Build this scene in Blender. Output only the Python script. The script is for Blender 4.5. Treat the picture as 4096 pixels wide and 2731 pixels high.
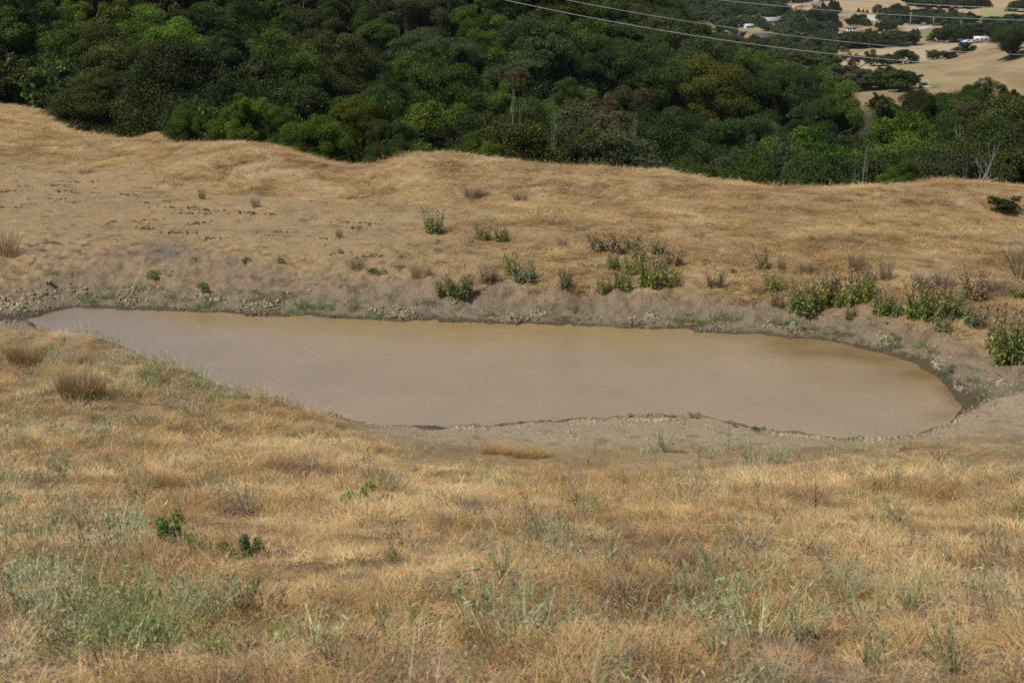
import bpy, math, numpy as np
from math import radians, sin, cos, tan, atan, pi

for o in list(bpy.data.objects): bpy.data.objects.remove(o)
S = bpy.context.scene
COL = S.collection

# ------------------------------------------------------------------ camera
PITCH = 17.0; LENS = 50.0; SENSOR = 36.0
PW, PH = 4096.0, 2731.0
FP = PW * LENS / SENSOR
TH = radians(PITCH)
cam_d = bpy.data.cameras.new('camera'); cam = bpy.data.objects.new('camera', cam_d); COL.objects.link(cam)
cam_d.lens = LENS; cam_d.sensor_width = SENSOR; cam_d.clip_start = 0.1; cam_d.clip_end = 8000
cam.location = (0, 0, 0); cam.rotation_euler = (radians(90 - PITCH), 0, 0)
cam_d.dof.use_dof = True; cam_d.dof.focus_distance = 32.0; cam_d.dof.aperture_fstop = 4.5
S.camera = cam

# ------------------------------------------------------------------ light
SUNV = np.array([-0.45, -0.30, 0.84]); SUNV /= np.linalg.norm(SUNV)
world = bpy.data.worlds.new('World'); S.world = world; world.use_nodes = True
wn = world.node_tree; wn.nodes.clear()
sky = wn.nodes.new('ShaderNodeTexSky'); sky.sky_type = 'NISHITA'; sky.sun_disc = False
sky.sun_elevation = math.asin(SUNV[2]); sky.sun_rotation = math.atan2(SUNV[0], SUNV[1])
sky.altitude = 100; sky.air_density = 1.0; sky.dust_density = 2.2; sky.ozone_density = 1.0
bg = wn.nodes.new('ShaderNodeBackground'); bg.inputs['Strength'].default_value = 0.08
wo = wn.nodes.new('ShaderNodeOutputWorld')
wn.links.new(sky.outputs[0], bg.inputs['Color']); wn.links.new(bg.outputs[0], wo.inputs['Surface'])
sun_d = bpy.data.lights.new('sun', 'SUN'); sun_d.energy = 5.0; sun_d.angle = radians(0.53); sun_d.color = (1.0, 0.945, 0.85)
sun = bpy.data.objects.new('sun', sun_d); COL.objects.link(sun)
from mathutils import Vector
sun.rotation_euler = Vector(SUNV).to_track_quat('Z', 'Y').to_euler()
sun.location = (-60, -12, 100)
S.view_settings.view_transform = 'Standard'; S.view_settings.look = 'None'
S.view_settings.exposure = 0.0; S.view_settings.gamma = 1.0; S.view_settings.use_curve_mapping = False
cy = S.cycles
cy.use_denoising = False
cy.max_bounces = 6; cy.diffuse_bounces = 3; cy.glossy_bounces = 3; cy.transmission_bounces = 3
cy.sample_clamp_indirect = 3.0
cy.use_adaptive_sampling = False

# ------------------------------------------------------------------ noise
def _hash(ix, iy, seed):
    h = (ix.astype(np.uint32) * np.uint32(374761393)) ^ (iy.astype(np.uint32) * np.uint32(668265263)) ^ np.uint32((seed * 2246822519) & 0xffffffff)
    h = (h ^ (h >> np.uint32(13))) * np.uint32(1274126177)
    h = h ^ (h >> np.uint32(16))
    return h
def perlin(x, y, seed=0):
    x0 = np.floor(x); y0 = np.floor(y); fx = (x - x0).astype(np.float32); fy = (y - y0).astype(np.float32)
    ix = x0.astype(np.int64); iy = y0.astype(np.int64)
    u = fx*fx*fx*(fx*(fx*6-15)+10); v = fy*fy*fy*(fy*(fy*6-15)+10)
    def g(dx, dy):
        a = (_hash((ix+dx) & 0xffffffff, (iy+dy) & 0xffffffff, seed) & np.uint32(0xffff)).astype(np.float32) * np.float32(2*pi/65536)
        return np.cos(a)*(fx-dx) + np.sin(a)*(fy-dy)
    a = g(0,0); b = g(1,0); c = g(0,1); d = g(1,1)
    return ((a + u*(b-a))*(1-v) + (c + u*(d-c))*v) * 1.5
def fbm(x, y, seed=0, oct=4, lac=2.03, gain=0.5):
    s = 0; a = 1.0; n = 0
    for i in range(oct):
        s = s + a*perlin(x, y, seed+i*17); n += a; a *= gain; x = x*lac + 3.7; y = y*lac - 1.9
    return s/n
def sstep(a, b, x):
    q = np.clip((x-a)/(b-a), 0, 1); return q*q*(3-2*q)

# ------------------------------------------------------------------ projection helpers
def ray(px, py):
    u = (px-PW/2)/FP; v = (PH/2-py)/FP
    return u, cos(TH)+v*sin(TH), -sin(TH)+v*cos(TH)
def project(x, y, z):
    d = y*cos(TH) - z*sin(TH); v = (y*sin(TH) + z*cos(TH))/d
    return PW/2 + FP*x/d, PH/2 - FP*v
def tz_from(px, py, Y):
    dx, dy, dz = ray(px, py); return dx/dy, Y*dz/dy
def t_from(px, Y, Z):
    v = tan(TH - atan(-Z/Y)); u = (px-PW/2)/FP; return u/(cos(TH)+v*sin(TH))
W = -10.75
def Ywater(px, py):
    dx, dy, dz = ray(px, py); return W*dy/dz

# ------------------------------------------------------------------ terrain rows (surveyed profile of the valley side)
TG = np.linspace(-1.3, 1.3, 2601)
def gsmooth(a, sig):
    k = int(sig*4/0.001)+1; w = np.exp(-0.5*(np.arange(-k, k+1)*0.001/sig)**2); w /= w.sum()
    return np.convolve(np.pad(a, k, mode='edge'), w, mode='valid')
ROWS = []
def row(ctrl, sig=0.006):
    """ctrl: (px, Y, Z) triples"""
    P = sorted((t_from(px, Y, Z), Y, Z) for px, Y, Z in ctrl)
    t = [p[0] for p in P]
    ROWS.append((gsmooth(np.interp(TG, t, [p[1] for p in P]), sig), gsmooth(np.interp(TG, t, [p[2] for p in P]), sig)))
def const(Y, Z): ROWS.append((np.full_like(TG, Y), np.full_like(TG, Z)))
def py_(lst): return [(px, Y, tz_from(px, py, Y)[1]) for px, py, Y in lst]
def wat(lst): return [(px, Ywater(px, py), W) for px, py in lst]
const(0.25, -1.75)                                            # 0
const(6.4, -3.80)                                             # 1
const(13.0, -5.93)                                            # 2
row(py_([(-600,1700,23.5),(0,1730,23.5),(300,1740,23.5),(800,1745,23.8),(1200,1750,24.3),(1700,1790,25),(2600,1795,25.5),(3300,1785,25.2),(3700,1765,25),(4096,1745,24.8),(4700,1720,24.5)]), .02)   # 3
row(py_([(-600,1318,35),(0,1318,35),(200,1330,34),(488,1402,31.6),(731,1492,30.3),(1045,1595,29.6),(1358,1685,28.6),(1700,1735,27.2),(2000,1725,27.3),(2300,1715,27.6),(2600,1700,28),(3000,1740,27.2),(3300,1768,26.4),(3600,1778,26.2),(3720,1755,26.7),(3800,1730,27.1),(3870,1690,28),(3970,1660,28.6),(4096,1655,28.6),(4700,1650,28.5)]))  # 4
E_ = [(-600,36,-10.5),(0,36.3,-10.58),(60,36.5,-10.66),(200,35.2,W),(488,33.0,W),(731,31.6,W),(1045,30.3,W)] + wat([(131,1290),(1358,1665),(1480,1686),(1602,1707),(1706,1712),(1828,1708),(2003,1698),(2177,1686),(2351,1675),(2525,1667),(2699,1663),(2786,1663),(2856,1677),(2960,1698),(3065,1715),(3170,1728),(3274,1742),(3378,1752),(3483,1752),(3587,1742),(3709,1724),(3750,1711),(3785,1697),(3815,1678),(3830,1655)]) + [(3835,29.9,W),(3920,30,-10.62),(4096,30.2,-10.45),(4700,30.2,-10.4)]
F_ = [(-600,37.6,-10.5),(0,37.8,-10.58),(60,37.6,-10.66)] + wat([(131,1276),(191,1257),(261,1240),(357,1231),(522,1236),(697,1245),(871,1250),(1080,1261),(1306,1271),(1480,1280),(1654,1285),(1916,1292),(2177,1297),(2438,1306),(2699,1318),(2960,1332),(3222,1355),(3396,1376),(3535,1411),(3640,1445),(3727,1489),(3779,1532),(3814,1585),(3831,1625)]) + [(3920,30.7,-10.6),(4096,31,-10.42),(4700,31,-10.38)]
row(E_, .004)                                                 # 5
eY, eZ = ROWS[-1]
row(F_, .004); fY, fZ = ROWS.pop()
fY = np.maximum(fY, eY+0.25)
dep = np.clip((fY-eY-0.3)/5, 0, 1)*0.7
ROWS.append(((eY+fY)/2, (eZ+fZ)/2-dep))                       # 6
ROWS.append((fY, fZ))                                         # 7
ROWS.append((fY+1.0, fZ+0.20))                                # 8
row(py_([(-600,1040,41.5),(0,1040,41.5),(400,1010,42.2),(700,1010,42),(1000,1040,41),(1200,1085,40),(1500,1110,39.4),(1750,1125,38.7),(2200,1145,38.4),(2600,1165,38),(3000,1195,37.4),(3300,1235,36.6),(3600,1290,35.1),(3900,1370,33.4),(4096,1420,32.4),(4700,1440,32.3)]), .01)  # 9
row(py_([(-600,850,50),(0,850,50),(400,850,50),(1000,850,48),(1700,880,46),(2600,930,44),(3300,980,42.5),(4096,1050,40),(4700,1060,40)]), .03)  # 10
J_ = [(-600,480,75),(0,500,75),(300,538,75),(400,555,73),(500,566,71),(600,580,68),(667,592,66),(893,586,63),(1000,580,62),(1100,601,61),(1220,643,60),(1310,662,60),(1400,670,59.5),(1478,672,59),(1550,652,58.5),(1627,625,58),(1728,618,58),(1812,625,58),(1871,642,58),(1955,646,57.5),(2038,655,57),(2133,670,57),(2252,676,56.5),(2430,685,56),(2580,690,55.5),(2700,705,55),(2854,738,54),(2981,754,53),(3109,760,53),(3236,766,52.5),(3363,763,52.5),(3490,760,52),(3618,754,52),(3808,747,52),(3936,754,52),(4096,763,52),(4700,770,52)]
row(py_(J_), .004)                                            # 11
row([(-600,95,-12.8),(0,95,-13.2),(150,95,-13.5),(300,92,-15.5),(500,92,-16.5),(667,82,-14.0),(900,76,-14.5),(1700,70,-14),(2600,67,-14),(3400,64,-14),(4700,64,-14)], .012)  # 12
row(py_([(-600,390,120),(0,414,120),(150,437,120),(244,455,120)]) + [(330,120,-18.3),(480,119,-18.9)] + py_([(550,530,118),(620,484,121),(700,500,117)]) + [(800,110,-20),(1000,105,-24),(1700,100,-26),(2600,95,-26),(3400,92,-25),(4096,90,-24),(4700,90,-24)], .012)  # 13
row([(-600,140,-16),(0,140,-16.5),(244,140,-18.5),(600,140,-23),(1000,130,-29),(1700,128,-31),(2600,125,-32),(3400,125,-31),(4096,120,-28),(4700,120,-28)], .02)  # 14
row([(-600,185,-6),(0,185,-8),(600,185,-12),(1000,187,-17),(1700,190,-22),(2200,190,-25),(2600,190,-29),(3000,190,-32.5),(3400,172,-32),(3600,160,-30),(4096,152,-29),(4700,150,-28)], .02)  # 15
row([(-600,260,18),(0,260,14),(600,260,10),(1000,262,4),(1700,265,-6),(2100,268,-13),(2330,270,-19),(2600,275,-27),(2900,260,-32.5),(3100,240,-33.5),(3300,218,-33.5),(3400,205,-34.5),(3500,200,-36),(4096,190,-36),(4700,190,-36)], .015)  # 16
row([(-600,340,34),(0,340,30),(1000,340,20),(1700,340,5),(2100,340,-5),(2330,345,-25),(2600,350,-45),(2900,340,-48),(3100,330,-46),(3300,320,-43)] + py_([(3450,388,320),(4096,388,320),(4700,388,320)]), .015)  # 17
row([(-600,480,60),(0,480,60),(1700,480,25),(2100,480,0),(2330,480,-35),(2600,480,-56),(2900,480,-58),(3300,470,-56.5)] + py_([(3476,281,470),(3570,257,475),(3690,250,470),(3808,227,460),(3943,190,450),(4096,132,430),(4700,20,410)]), .008)  # 18
row([(-600,545,70),(1700,545,40),(2100,545,-10),(2330,545,-50),(2600,545,-59),(3300,550,-60),(3476,545,-60),(3808,540,-59),(4096,530,-54),(4700,530,-50)], .015)  # 19
row([(-600,650,80),(1700,650,50),(2100,650,-30),(2330,650,-58),(2500,650,-61),(4700,650,-61)], .015)  # 20
row([(-600,880,90),(1700,880,40),(2100,880,-50),(2330,880,-64),(2600,880,-66),(4700,880,-66)], .015)  # 21
row([(-600,1080,90),(1700,1080,40),(2100,1080,-50),(2600,1080,-68),(3200,1080,-68),(3350,1080,-65),(4700,1080,-65)], .015)  # 22
const(1700, -5); const(2800, 130)
RY = np.array([r[0] for r in ROWS]); RZ = np.array([r[1] for r in ROWS])
for i in range(1, len(RY)): RY[i] = np.maximum(RY[i], RY[i-1]+0.05)
NR = len(RY)
h_ = np.diff(RY, axis=0); dl = np.diff(RZ, axis=0)/h_
RD = np.zeros_like(RZ); RD[0] = dl[0]; RD[-1] = dl[-1]
w1 = 2*h_[1:]+h_[:-1]; w2 = h_[1:]+2*h_[:-1]
ok = dl[:-1]*dl[1:] > 0
with np.errstate(divide='ignore', invalid='ignore'):
    hm = (w1+w2)/(w1/dl[:-1]+w2/dl[1:])
RD[1:-1] = np.where(ok, hm, 0)

def base(x, y):
    """height and profile coordinate s of the smooth ground"""
    x = np.atleast_1d(np.asarray(x, float)); y = np.maximum(np.atleast_1d(np.asarray(y, float)), 0.26)
    f = np.clip((x/y - TG[0])/(TG[1]-TG[0]), 0, len(TG)-1.001); i = f.astype(int); f = f-i
    k = np.zeros(len(x), int)
    for r in range(1, NR-1): k += (y > RY[r, i]*(1-f)+RY[r, i+1]*f)
    def L(A, k): return A[k, i]*(1-f)+A[k, i+1]*f
    y0 = L(RY, k); y1 = L(RY, k+1); z0 = L(RZ, k); z1 = L(RZ, k+1); d0 = L(RD, k); d1 = L(RD, k+1)
    h = y1-y0; q = np.clip((y-y0)/h, 0, 1)
    z = (2*q**3-3*q**2+1)*z0 + (q**3-2*q**2+q)*h*d0 + (-2*q**3+3*q**2)*z1 + (q**3-q**2)*h*d1
    return z, k+q
def ground(x, y):
    x = np.atleast_1d(np.asarray(x, float)); y = np.atleast_1d(np.asarray(y, float))
    z, s = base(x, y)
    n1 = fbm(x/3.6, y/3.6, 11, 3); n2 = fbm(x/0.85, y/0.85, 23, 3)
    fore = 1-sstep(3.2, 4.2, s)
    bench = sstep(9.0, 9.8, s)*(1-sstep(12, 13, s))
    bank = sstep(7.1, 7.9, s)*(1-sstep(9.0, 9.6, s))
    shore = sstep(3.8, 4.6, s)*(1-sstep(8.3, 9.2, s))
    z = z + fore*(0.16*n1+0.09*n2) + bench*(0.20*n1+0.07*n2) + bank*(0.17*n1+0.15*n2+.06*fbm(x/.3, y/.3, 29, 2)-.13*np.abs(fbm(x/.7, y/1.0, 27, 3))*sstep(7.3, 8.0, s)) + shore*(0.075*n2+0.045*n1)
    for mx, my, ma, mr in ((-10.6, 55.5, 1.25, 4.8), (-3.0, 52.5, .85, 4.0), (3.5, 50.5, .45, 4), (17.5, 48, .45, 6)):
        z = z - ma*np.exp(-((x-mx)/mr)**2-((y-my)/2.6)**2)
    for mx, my, ma, mr in ((-9.6, 30.2, .42, 1.1), (-11.6, 31.5, .38, 1.3), (-7.2, 28.6, .25, .9), (-8.8, 27.0, .22, 1.2), (-5.2, 27.6, .2, 1.0)):
        z = z + ma*np.exp(-((x-mx)/mr)**2-((y-my)/mr)**2)
    far = sstep(12.5, 14, s)
    m = far > 0
    if m.any():
        z[m] += far[m]*(1.2*fbm(x[m]/28, y[m]/28, 31, 3))*(1-0.6*sstep(17, 19, s[m]))
    return z, s
_Ys = np.concatenate([np.linspace(3, 60, 2400), np.geomspace(60.05, 2500, 2600)])
def pick(px, py, ymin=3, ymax=2500):
    dx, dy, dz = ray(px, py)
    Y = _Ys[(_Ys >= ymin) & (_Ys <= ymax)]
    z, s = ground(Y*dx/dy, Y)
    b = np.nonzero(z >= Y*dz/dy)[0]
    j = b[0] if len(b) else len(Y)-1
    return float(Y[j]*dx/dy), float(Y[j]), float(z[j])
def gz(x, y): return float(ground(x, y)[0][0])
def on_px(px, Y):
    """ground point at depth Y under photo column px"""
    z = -0.2*Y
    for _ in range(3):
        t = t_from(px, Y, z); z = gz(t*Y, Y)
    return t*Y, Y, z

# ------------------------------------------------------------------ materials
def mat(name):
    m = bpy.data.materials.new(name); m.use_nodes = True; nt = m.node_tree
    b = nt.nodes['Principled BSDF']; b.inputs['Roughness'].default_value = 0.9
    b.inputs['Specular IOR Level'].default_value = 0.15
    return m, nt, b
def N(nt, kind, **kw):
    n = nt.nodes.new(kind)
    for k, v in kw.items(): setattr(n, k, v)
    return n
def noise(nt, scale, detail=6, rough=0.6, vec=None):
    n = N(nt, 'ShaderNodeTexNoise'); n.inputs['Scale'].default_value = scale; n.inputs['Detail'].default_value = detail; n.inputs['Roughness'].default_value = rough
    if vec: nt.links.new(vec, n.inputs['Vector'])
    return n
def ramp(nt, src, a, b, lo, hi):
    r = N(nt, 'ShaderNodeMapRange'); nt.links.new(src, r.inputs[0])
    r.inputs[1].default_value = a; r.inputs[2].default_value = b; r.inputs[3].default_value = lo; r.inputs[4].default_value = hi
    return r.outputs[0]
def mul(nt, c, f):
    m = N(nt, 'ShaderNodeVectorMath', operation='MULTIPLY'); nt.links.new(c, m.inputs[0]); nt.links.new(f, m.inputs[1]); return m.outputs[0]
def plain(name, c, rough=0.8, spec=0.2, var=0.25, scale=3.0, metal=0.0):
    m, nt, b = mat(name)
    tc = N(nt, 'ShaderNodeTexCoord'); n = noise(nt, scale, 5, 0.6, tc.outputs['Object'])
    f = ramp(nt, n.outputs['Fac'], 0.3, 0.7, 1-var, 1+var)
    v = N(nt, 'ShaderNodeRGB'); v.outputs[0].default_value = (*c, 1)
    nt.links.new(mul(nt, v.outputs[0], f), b.inputs['Base Color'])
    b.inputs['Roughness'].default_value = rough; b.inputs['Specular IOR Level'].default_value = spec; b.inputs['Metallic'].default_value = metal
    return m

# ground: albedo zones come from the 'col' attribute, fine grain from noise
gm, nt, b = mat('ground')
at = N(nt, 'ShaderNodeAttribute', attribute_name='col'); tc = N(nt, 'ShaderNodeNewGeometry')
n1 = noise(nt, 14, 8, 0.7, tc.outputs['Position']); n2 = noise(nt, 70, 6, 0.7, tc.outputs['Position'])
f1 = ramp(nt, n1.outputs['Fac'], 0.25, 0.75, 0.62, 1.38); f2 = ramp(nt, n2.outputs['Fac'], 0.25, 0.75, 0.7, 1.3)
nt.links.new(mul(nt, mul(nt, at.outputs['Color'], f1), f2), b.inputs['Base Color'])
wet = N(nt, 'ShaderNodeAttribute', attribute_name='wet')
nt.links.new(ramp(nt, wet.outputs['Fac'], 0, 1, 0.95, 0.45), b.inputs['Roughness'])
add = N(nt, 'ShaderNodeMath', operation='ADD'); nt.links.new(n1.outputs['Fac'], add.inputs[0]); nt.links.new(n2.outputs['Fac'], add.inputs[1])
bp = N(nt, 'ShaderNodeBump'); bp.inputs['Strength'].default_value = 0.8; bp.inputs['Distance'].default_value = 0.09
nt.links.new(add.outputs[0], bp.inputs['Height']); nt.links.new(bp.outputs[0], b.inputs['Normal'])

def foliage_mat(name, trans=0.25, tint_from='object', rough=0.6, spec=0.12):
    m, nt, b = mat(name)
    a = N(nt, 'ShaderNodeAttribute', attribute_name='bc')
    if tint_from == 'object':
        oi = N(nt, 'ShaderNodeObjectInfo'); src = oi.outputs['Color']
    else:
        oi = N(nt, 'ShaderNodeAttribute', attribute_name='tint'); oi.attribute_type = 'INSTANCER'; src = oi.outputs['Color']
    c = mul(nt, a.outputs['Color'], src)
    nt.links.new(c, b.inputs['Base Color']); b.inputs['Roughness'].default_value = rough; b.inputs['Specular IOR Level'].default_value = spec
    tr = N(nt, 'ShaderNodeBsdfTranslucent'); nt.links.new(c, tr.inputs['Color'])
    mx = N(nt, 'ShaderNodeMixShader'); mx.inputs[0].default_value = trans
    nt.links.new(b.outputs[0], mx.inputs[1]); nt.links.new(tr.outputs[0], mx.inputs[2])
    nt.links.new(mx.outputs[0], nt.nodes['Material Output'].inputs['Surface'])
    return m
M_leaf = foliage_mat('leaves', 0.30)
M_herb = foliage_mat('herb', 0.30)
M_grass = foliage_mat('grass_blades', 0.28, 'inst', 0.55, 0.3)
M_clod = foliage_mat('dry_clay', 0.0, 'inst', 0.95, 0.1)
M_bark = plain('bark', (0.12, 0.095, 0.07), 0.9, 0.1, 0.4, 2.0)
M_grey = plain('dead_wood', (0.42, 0.385, 0.34), 0.9, 0.1, 0.3, 2.0)

# ------------------------------------------------------------------ mesh helpers
def mesh_np(name, v, f, m=None, col=None, smooth=False, extra=None):
    """v (n,3), f (m,k) int array of equal-size faces (or list of such arrays)"""
    me = bpy.data.meshes.new(name)
    fs = f if isinstance(f, list) else [f]
    v = np.asarray(v, np.float32)
    me.vertices.add(len(v)); me.vertices.foreach_set('co', v.ravel())
    li = np.concatenate([a.ravel() for a in fs]).astype(np.int32)
    sz = np.concatenate([np.full(len(a), a.shape[1]) for a in fs])
    me.loops.add(len(li)); me.loops.foreach_set('vertex_index', li)
    me.polygons.add(len(sz)); me.polygons.foreach_set('loop_start', np.concatenate([[0], np.cumsum(sz)[:-1]]).astype(np.int32))
    me.update(calc_edges=True)
    if smooth: me.polygons.foreach_set('use_smooth', np.ones(len(sz), bool))
    if col is not None:
        a = me.attributes.new('bc' if extra is None else 'col', 'FLOAT_COLOR', 'POINT')
        a.data.foreach_set('color', np.c_[col, np.ones(len(col))].astype(np.float32).ravel())
    if extra:
        for k, d in extra.items():
            a = me.attributes.new(k, 'FLOAT', 'POINT'); a.data.foreach_set('value', d.astype(np.float32))
    if m: me.materials.append(m)
    return me
class MB:
    """collects numpy pieces into one mesh"""
    def __init__(s): s.v = []; s.q = []; s.t = []; s.c = []; s.n = 0
    def add(s, v, q=None, t=None, c=None):
        v = np.asarray(v, float).reshape(-1, 3)
        if q is not None and len(q): s.q.append(np.asarray(q, int).reshape(-1, 4)+s.n)
        if t is not None and len(t): s.t.append(np.asarray(t, int).reshape(-1, 3)+s.n)
        s.c.append(np.broadcast_to(np.asarray(c if c is not None else (1, 1, 1), float), v.shape)); s.v.append(v); s.n += len(v)
    def mesh(s, name, m, smooth=False):
        f = [np.concatenate(a) for a in (s.q, s.t) if a]
        return mesh_np(name, np.concatenate(s.v), f, m, np.concatenate(s.c), smooth)
    def tube(s, pts, rad, n=5, c=None, cap=True):
        pts = np.asarray(pts, float); k = len(pts); rad = np.broadcast_to(np.asarray(rad, float), (k,))
        d = np.gradient(pts, axis=0); d /= np.linalg.norm(d, axis=1, keepdims=True)+1e-9
        up = np.where(np.abs(d[:, 2:3]) > 0.9, np.array([[1., 0, 0]]), np.array([[0, 0, 1.]]))
        a = np.cross(d, up); a /= np.linalg.norm(a, axis=1, keepdims=True)+1e-9; bb = np.cross(d, a)
        ang = np.arange(n)*2*pi/n
        v = pts[:, None]+rad[:, None, None]*(np.cos(ang)[None, :, None]*a[:, None]+np.sin(ang)[None, :, None]*bb[:, None])
        i = np.arange(k-1)[:, None]*n; j = np.arange(n)[None]
        q = np.stack([i+j, i+(j+1) % n, i+n+(j+1) % n, i+n+j], -1).reshape(-1, 4)
        v = v.reshape(-1, 3); t = None
        if cap:
            v = np.vstack([v, pts[0], pts[-1]]); j = np.arange(n)
            t = np.vstack([np.c_[(j+1) % n, j, np.full(n, k*n)], np.c_[(k-1)*n+j, (k-1)*n+(j+1) % n, np.full(n, k*n+1)]])
        s.add(v, q, t, c)
    def box(s, x0, x1, y0, y1, z0, z1, c=None):
        v = [(x, y, z) for z in (z0, z1) for y in (y0, y1) for x in (x0, x1)]
        s.add(v, [(0, 2, 3, 1), (4, 5, 7, 6), (0, 1, 5, 4), (2, 6, 7, 3), (0, 4, 6, 2), (1, 3, 7, 5)], None, c)
    def cards(s, p, nrm, L, Wd, rng, c):
        """rhombic leaf faces at p facing nrm"""
        k = len(p); r = rng.normal(size=(k, 3)); a = np.cross(nrm, r); a /= np.linalg.norm(a, axis=1, keepdims=True)+1e-9
        bb = np.cross(nrm, a); L = np.broadcast_to(L, (k,))[:, None]; Wd = np.broadcast_to(Wd, (k,))[:, None]
        bend = nrm*L*0.12
        v = np.stack([p-a*L*.5-bend, p+bb*Wd*.5, p+a*L*.5-bend, p-bb*Wd*.5], 1).reshape(-1, 3)
        s.add(v, np.arange(4*k).reshape(-1, 4), None, np.repeat(c, 4, 0))
def obj(name, me, parent=None, loc=None):
    o = bpy.data.objects.new(name, me); COL.objects.link(o)
    if parent: o.parent = parent
    if loc is not None: o.location = loc
    return o
def empty(name, loc): 
    o = bpy.data.objects.new(name, None); COL.objects.link(o); o.location = loc; o.empty_display_size = 0.3; return o
def tag(o, label, cat, group=None):
    o['label'] = label; o['category'] = cat
    if group: o['group'] = group
    return o
def kindof(o, k): o['kind'] = k; return o
def unit(a): return a/(np.linalg.norm(a, axis=-1, keepdims=True)+1e-9)
ORD = ['first','second','third','fourth','fifth','sixth','seventh','eighth','ninth','tenth','eleventh','twelfth','thirteenth','fourteenth','fifteenth','sixteenth','seventeenth','eighteenth','nineteenth','twentieth','twenty-first','twenty-second','twenty-third','twenty-fourth','twenty-fifth','twenty-sixth','twenty-seventh','twenty-eighth','twenty-ninth','thirtieth','thirty-first','thirty-second','thirty-third','thirty-fourth','thirty-fifth']
# ------------------------------------------------------------------ ground sheet
def mixc(c, d, m): return c*(1-m[:, None]) + np.asarray(d, float)[None]*m[:, None]
def inpoly(px, py, poly):
    r = np.zeros(len(px), bool); n = len(poly)
    for i in range(n):
        x1, y1 = poly[i]; x2, y2 = poly[(i+1) % n]
        c = ((y1 > py) != (y2 > py)) & (px < (x2-x1)*(py-y1)/((y2-y1)+1e-9)+x1); r ^= c
    return r
def blob(px, py, cx, cyy, rx, ry): return np.exp(-(((px-cx)/rx)**2+((py-cyy)/ry)**2))
def albedo(x, y, z, s):
    px, py = project(x, y, z)
    n1 = fbm(x/2.2, y/2.2, 41, 4); n2 = fbm(x/0.5, y/0.5, 47, 4); n3 = fbm(x/9, y/9, 53, 3); n4 = fbm(x/0.16, y/0.16, 59, 2)
    straw = np.tile(np.array([[0.36, 0.25, 0.125]]), (len(x), 1))
    c = mixc(straw, (0.43, 0.32, 0.18), sstep(-.05, .5, n1+.5*n2))
    c = mixc(c, (0.25, 0.165, 0.085), sstep(.02, .5, -n1+.6*n2)*.7)
    fg = 1-sstep(2.45, 2.9, s)*sstep(1250, 1700, px)-sstep(3.2, 4.0, s)*(1-sstep(1250, 1700, px))
    c = mixc(c, (.17, .12, .072), fg*sstep(-.15, .25, n2)*.8)
    c = mixc(c, (.24, .20, .155), fg*sstep(.15, .4, fbm(x/1.1, y/.8, 263, 3)))
    # trodden pale bench on the left of the pond, with bare grey soil showing
    tr = sstep(8.6, 9.2, s)*(1-sstep(10.35, 10.6, s+.25*n1))*(1-sstep(1500, 2500, px+300*n3))
    c = mixc(c, (0.37, 0.27, 0.15), tr*.8)
    c = mixc(c, (0.25, 0.175, 0.105), tr*sstep(.0, .35, n2*.6+n1*.6)*.75)
    c = mixc(c, (0.085, 0.062, 0.045), tr*sstep(.30, .38, n2*.75+.35*n3)*.9)
    c = mixc(c, (0.20, 0.165, 0.13), np.clip(blob(px, py, 660, 1010, 130, 55)*1.3-.15+.5*n2*blob(px, py, 660, 1010, 200, 90), 0, 1))
    # bare clay bank on the far side
    sb = s+.30*n1+.22*n2
    bank = sstep(6.9, 7.2, s)*(1-sstep(8.75, 9.15, sb))
    bare = bank*np.where(px < 900, .8, 1)
    bare = np.clip(bare-.7*sstep(.02, .35, n1-.2*n2)*sstep(7.9, 8.4, s)*(1-sstep(600, 1900, px)*.55), 0, 1)
    c = mixc(c, (0.275, 0.208, 0.140), bare)
    c = mixc(c, (0.175, 0.128, 0.085), bare*sstep(.0, .35, n2)*.75)
    # beach on the near side
    bz = sstep(2.85, 3.35, s+.35*n2)*(1-sstep(5.5, 6, s))*sstep(1250, 1750, px)
    c = mixc(c, (0.41, 0.325, 0.215), bz)
    c = mixc(c, (0.24, 0.185, 0.12), bz*sstep(.15, .4, n2+.4*n4)*.7)
    lb = sstep(4.0, 4.6, s)*(1-sstep(5.5, 6, s))*(1-sstep(1250, 1700, px))
    c = mixc(c, (0.25, 0.20, 0.14), lb)
    # churned grey mud and wet margin, measured from the water level
    hz = z-W+.06*n2+.04*n4
    nearw = sstep(4.3, 4.9, s)*(1-sstep(8.3, 8.9, s))
    mud = nearw*(1-sstep(.22, .36, hz))*sstep(5.8, 6.2, s+.8*sstep(3500, 3750, px)+.4*sstep(400, 0, px))
    c = mixc(c, (0.235, 0.19, 0.135), mud)
    alg = mud*sstep(.08, .30, n2*.8+n1*.5)*(1-.6*sstep(1500, 2300, px)*(1-sstep(2600, 2900, px)))
    c = mixc(c, (0.085, 0.125, 0.04), alg*.8)
    wetw = .040-.01*(s < 5.5)+.20*blob(px, py, 3640, 1755, 260, 42)+.13*1.5*blob(px, py, 3820, 1600, 180, 190)+.05*blob(px, py, 3500, 1790, 300, 60)+.07*blob(px, py, 120, 1280, 220, 60)
    wet = nearw*(1-sstep(wetw*.6, wetw*1.3, hz))
    c = mixc(c, (0.105, 0.085, 0.052), wet)
    c = mixc(c, (0.075, 0.078, 0.036), wet*sstep(.0, .3, n2))
    # wooded ravine and hillside floor
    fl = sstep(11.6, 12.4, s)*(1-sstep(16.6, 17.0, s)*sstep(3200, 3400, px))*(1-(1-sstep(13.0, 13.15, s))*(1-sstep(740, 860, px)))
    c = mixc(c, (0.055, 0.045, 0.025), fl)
    # valley floor and hill beyond
    v = sstep(16.7, 17.05, s)
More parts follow.
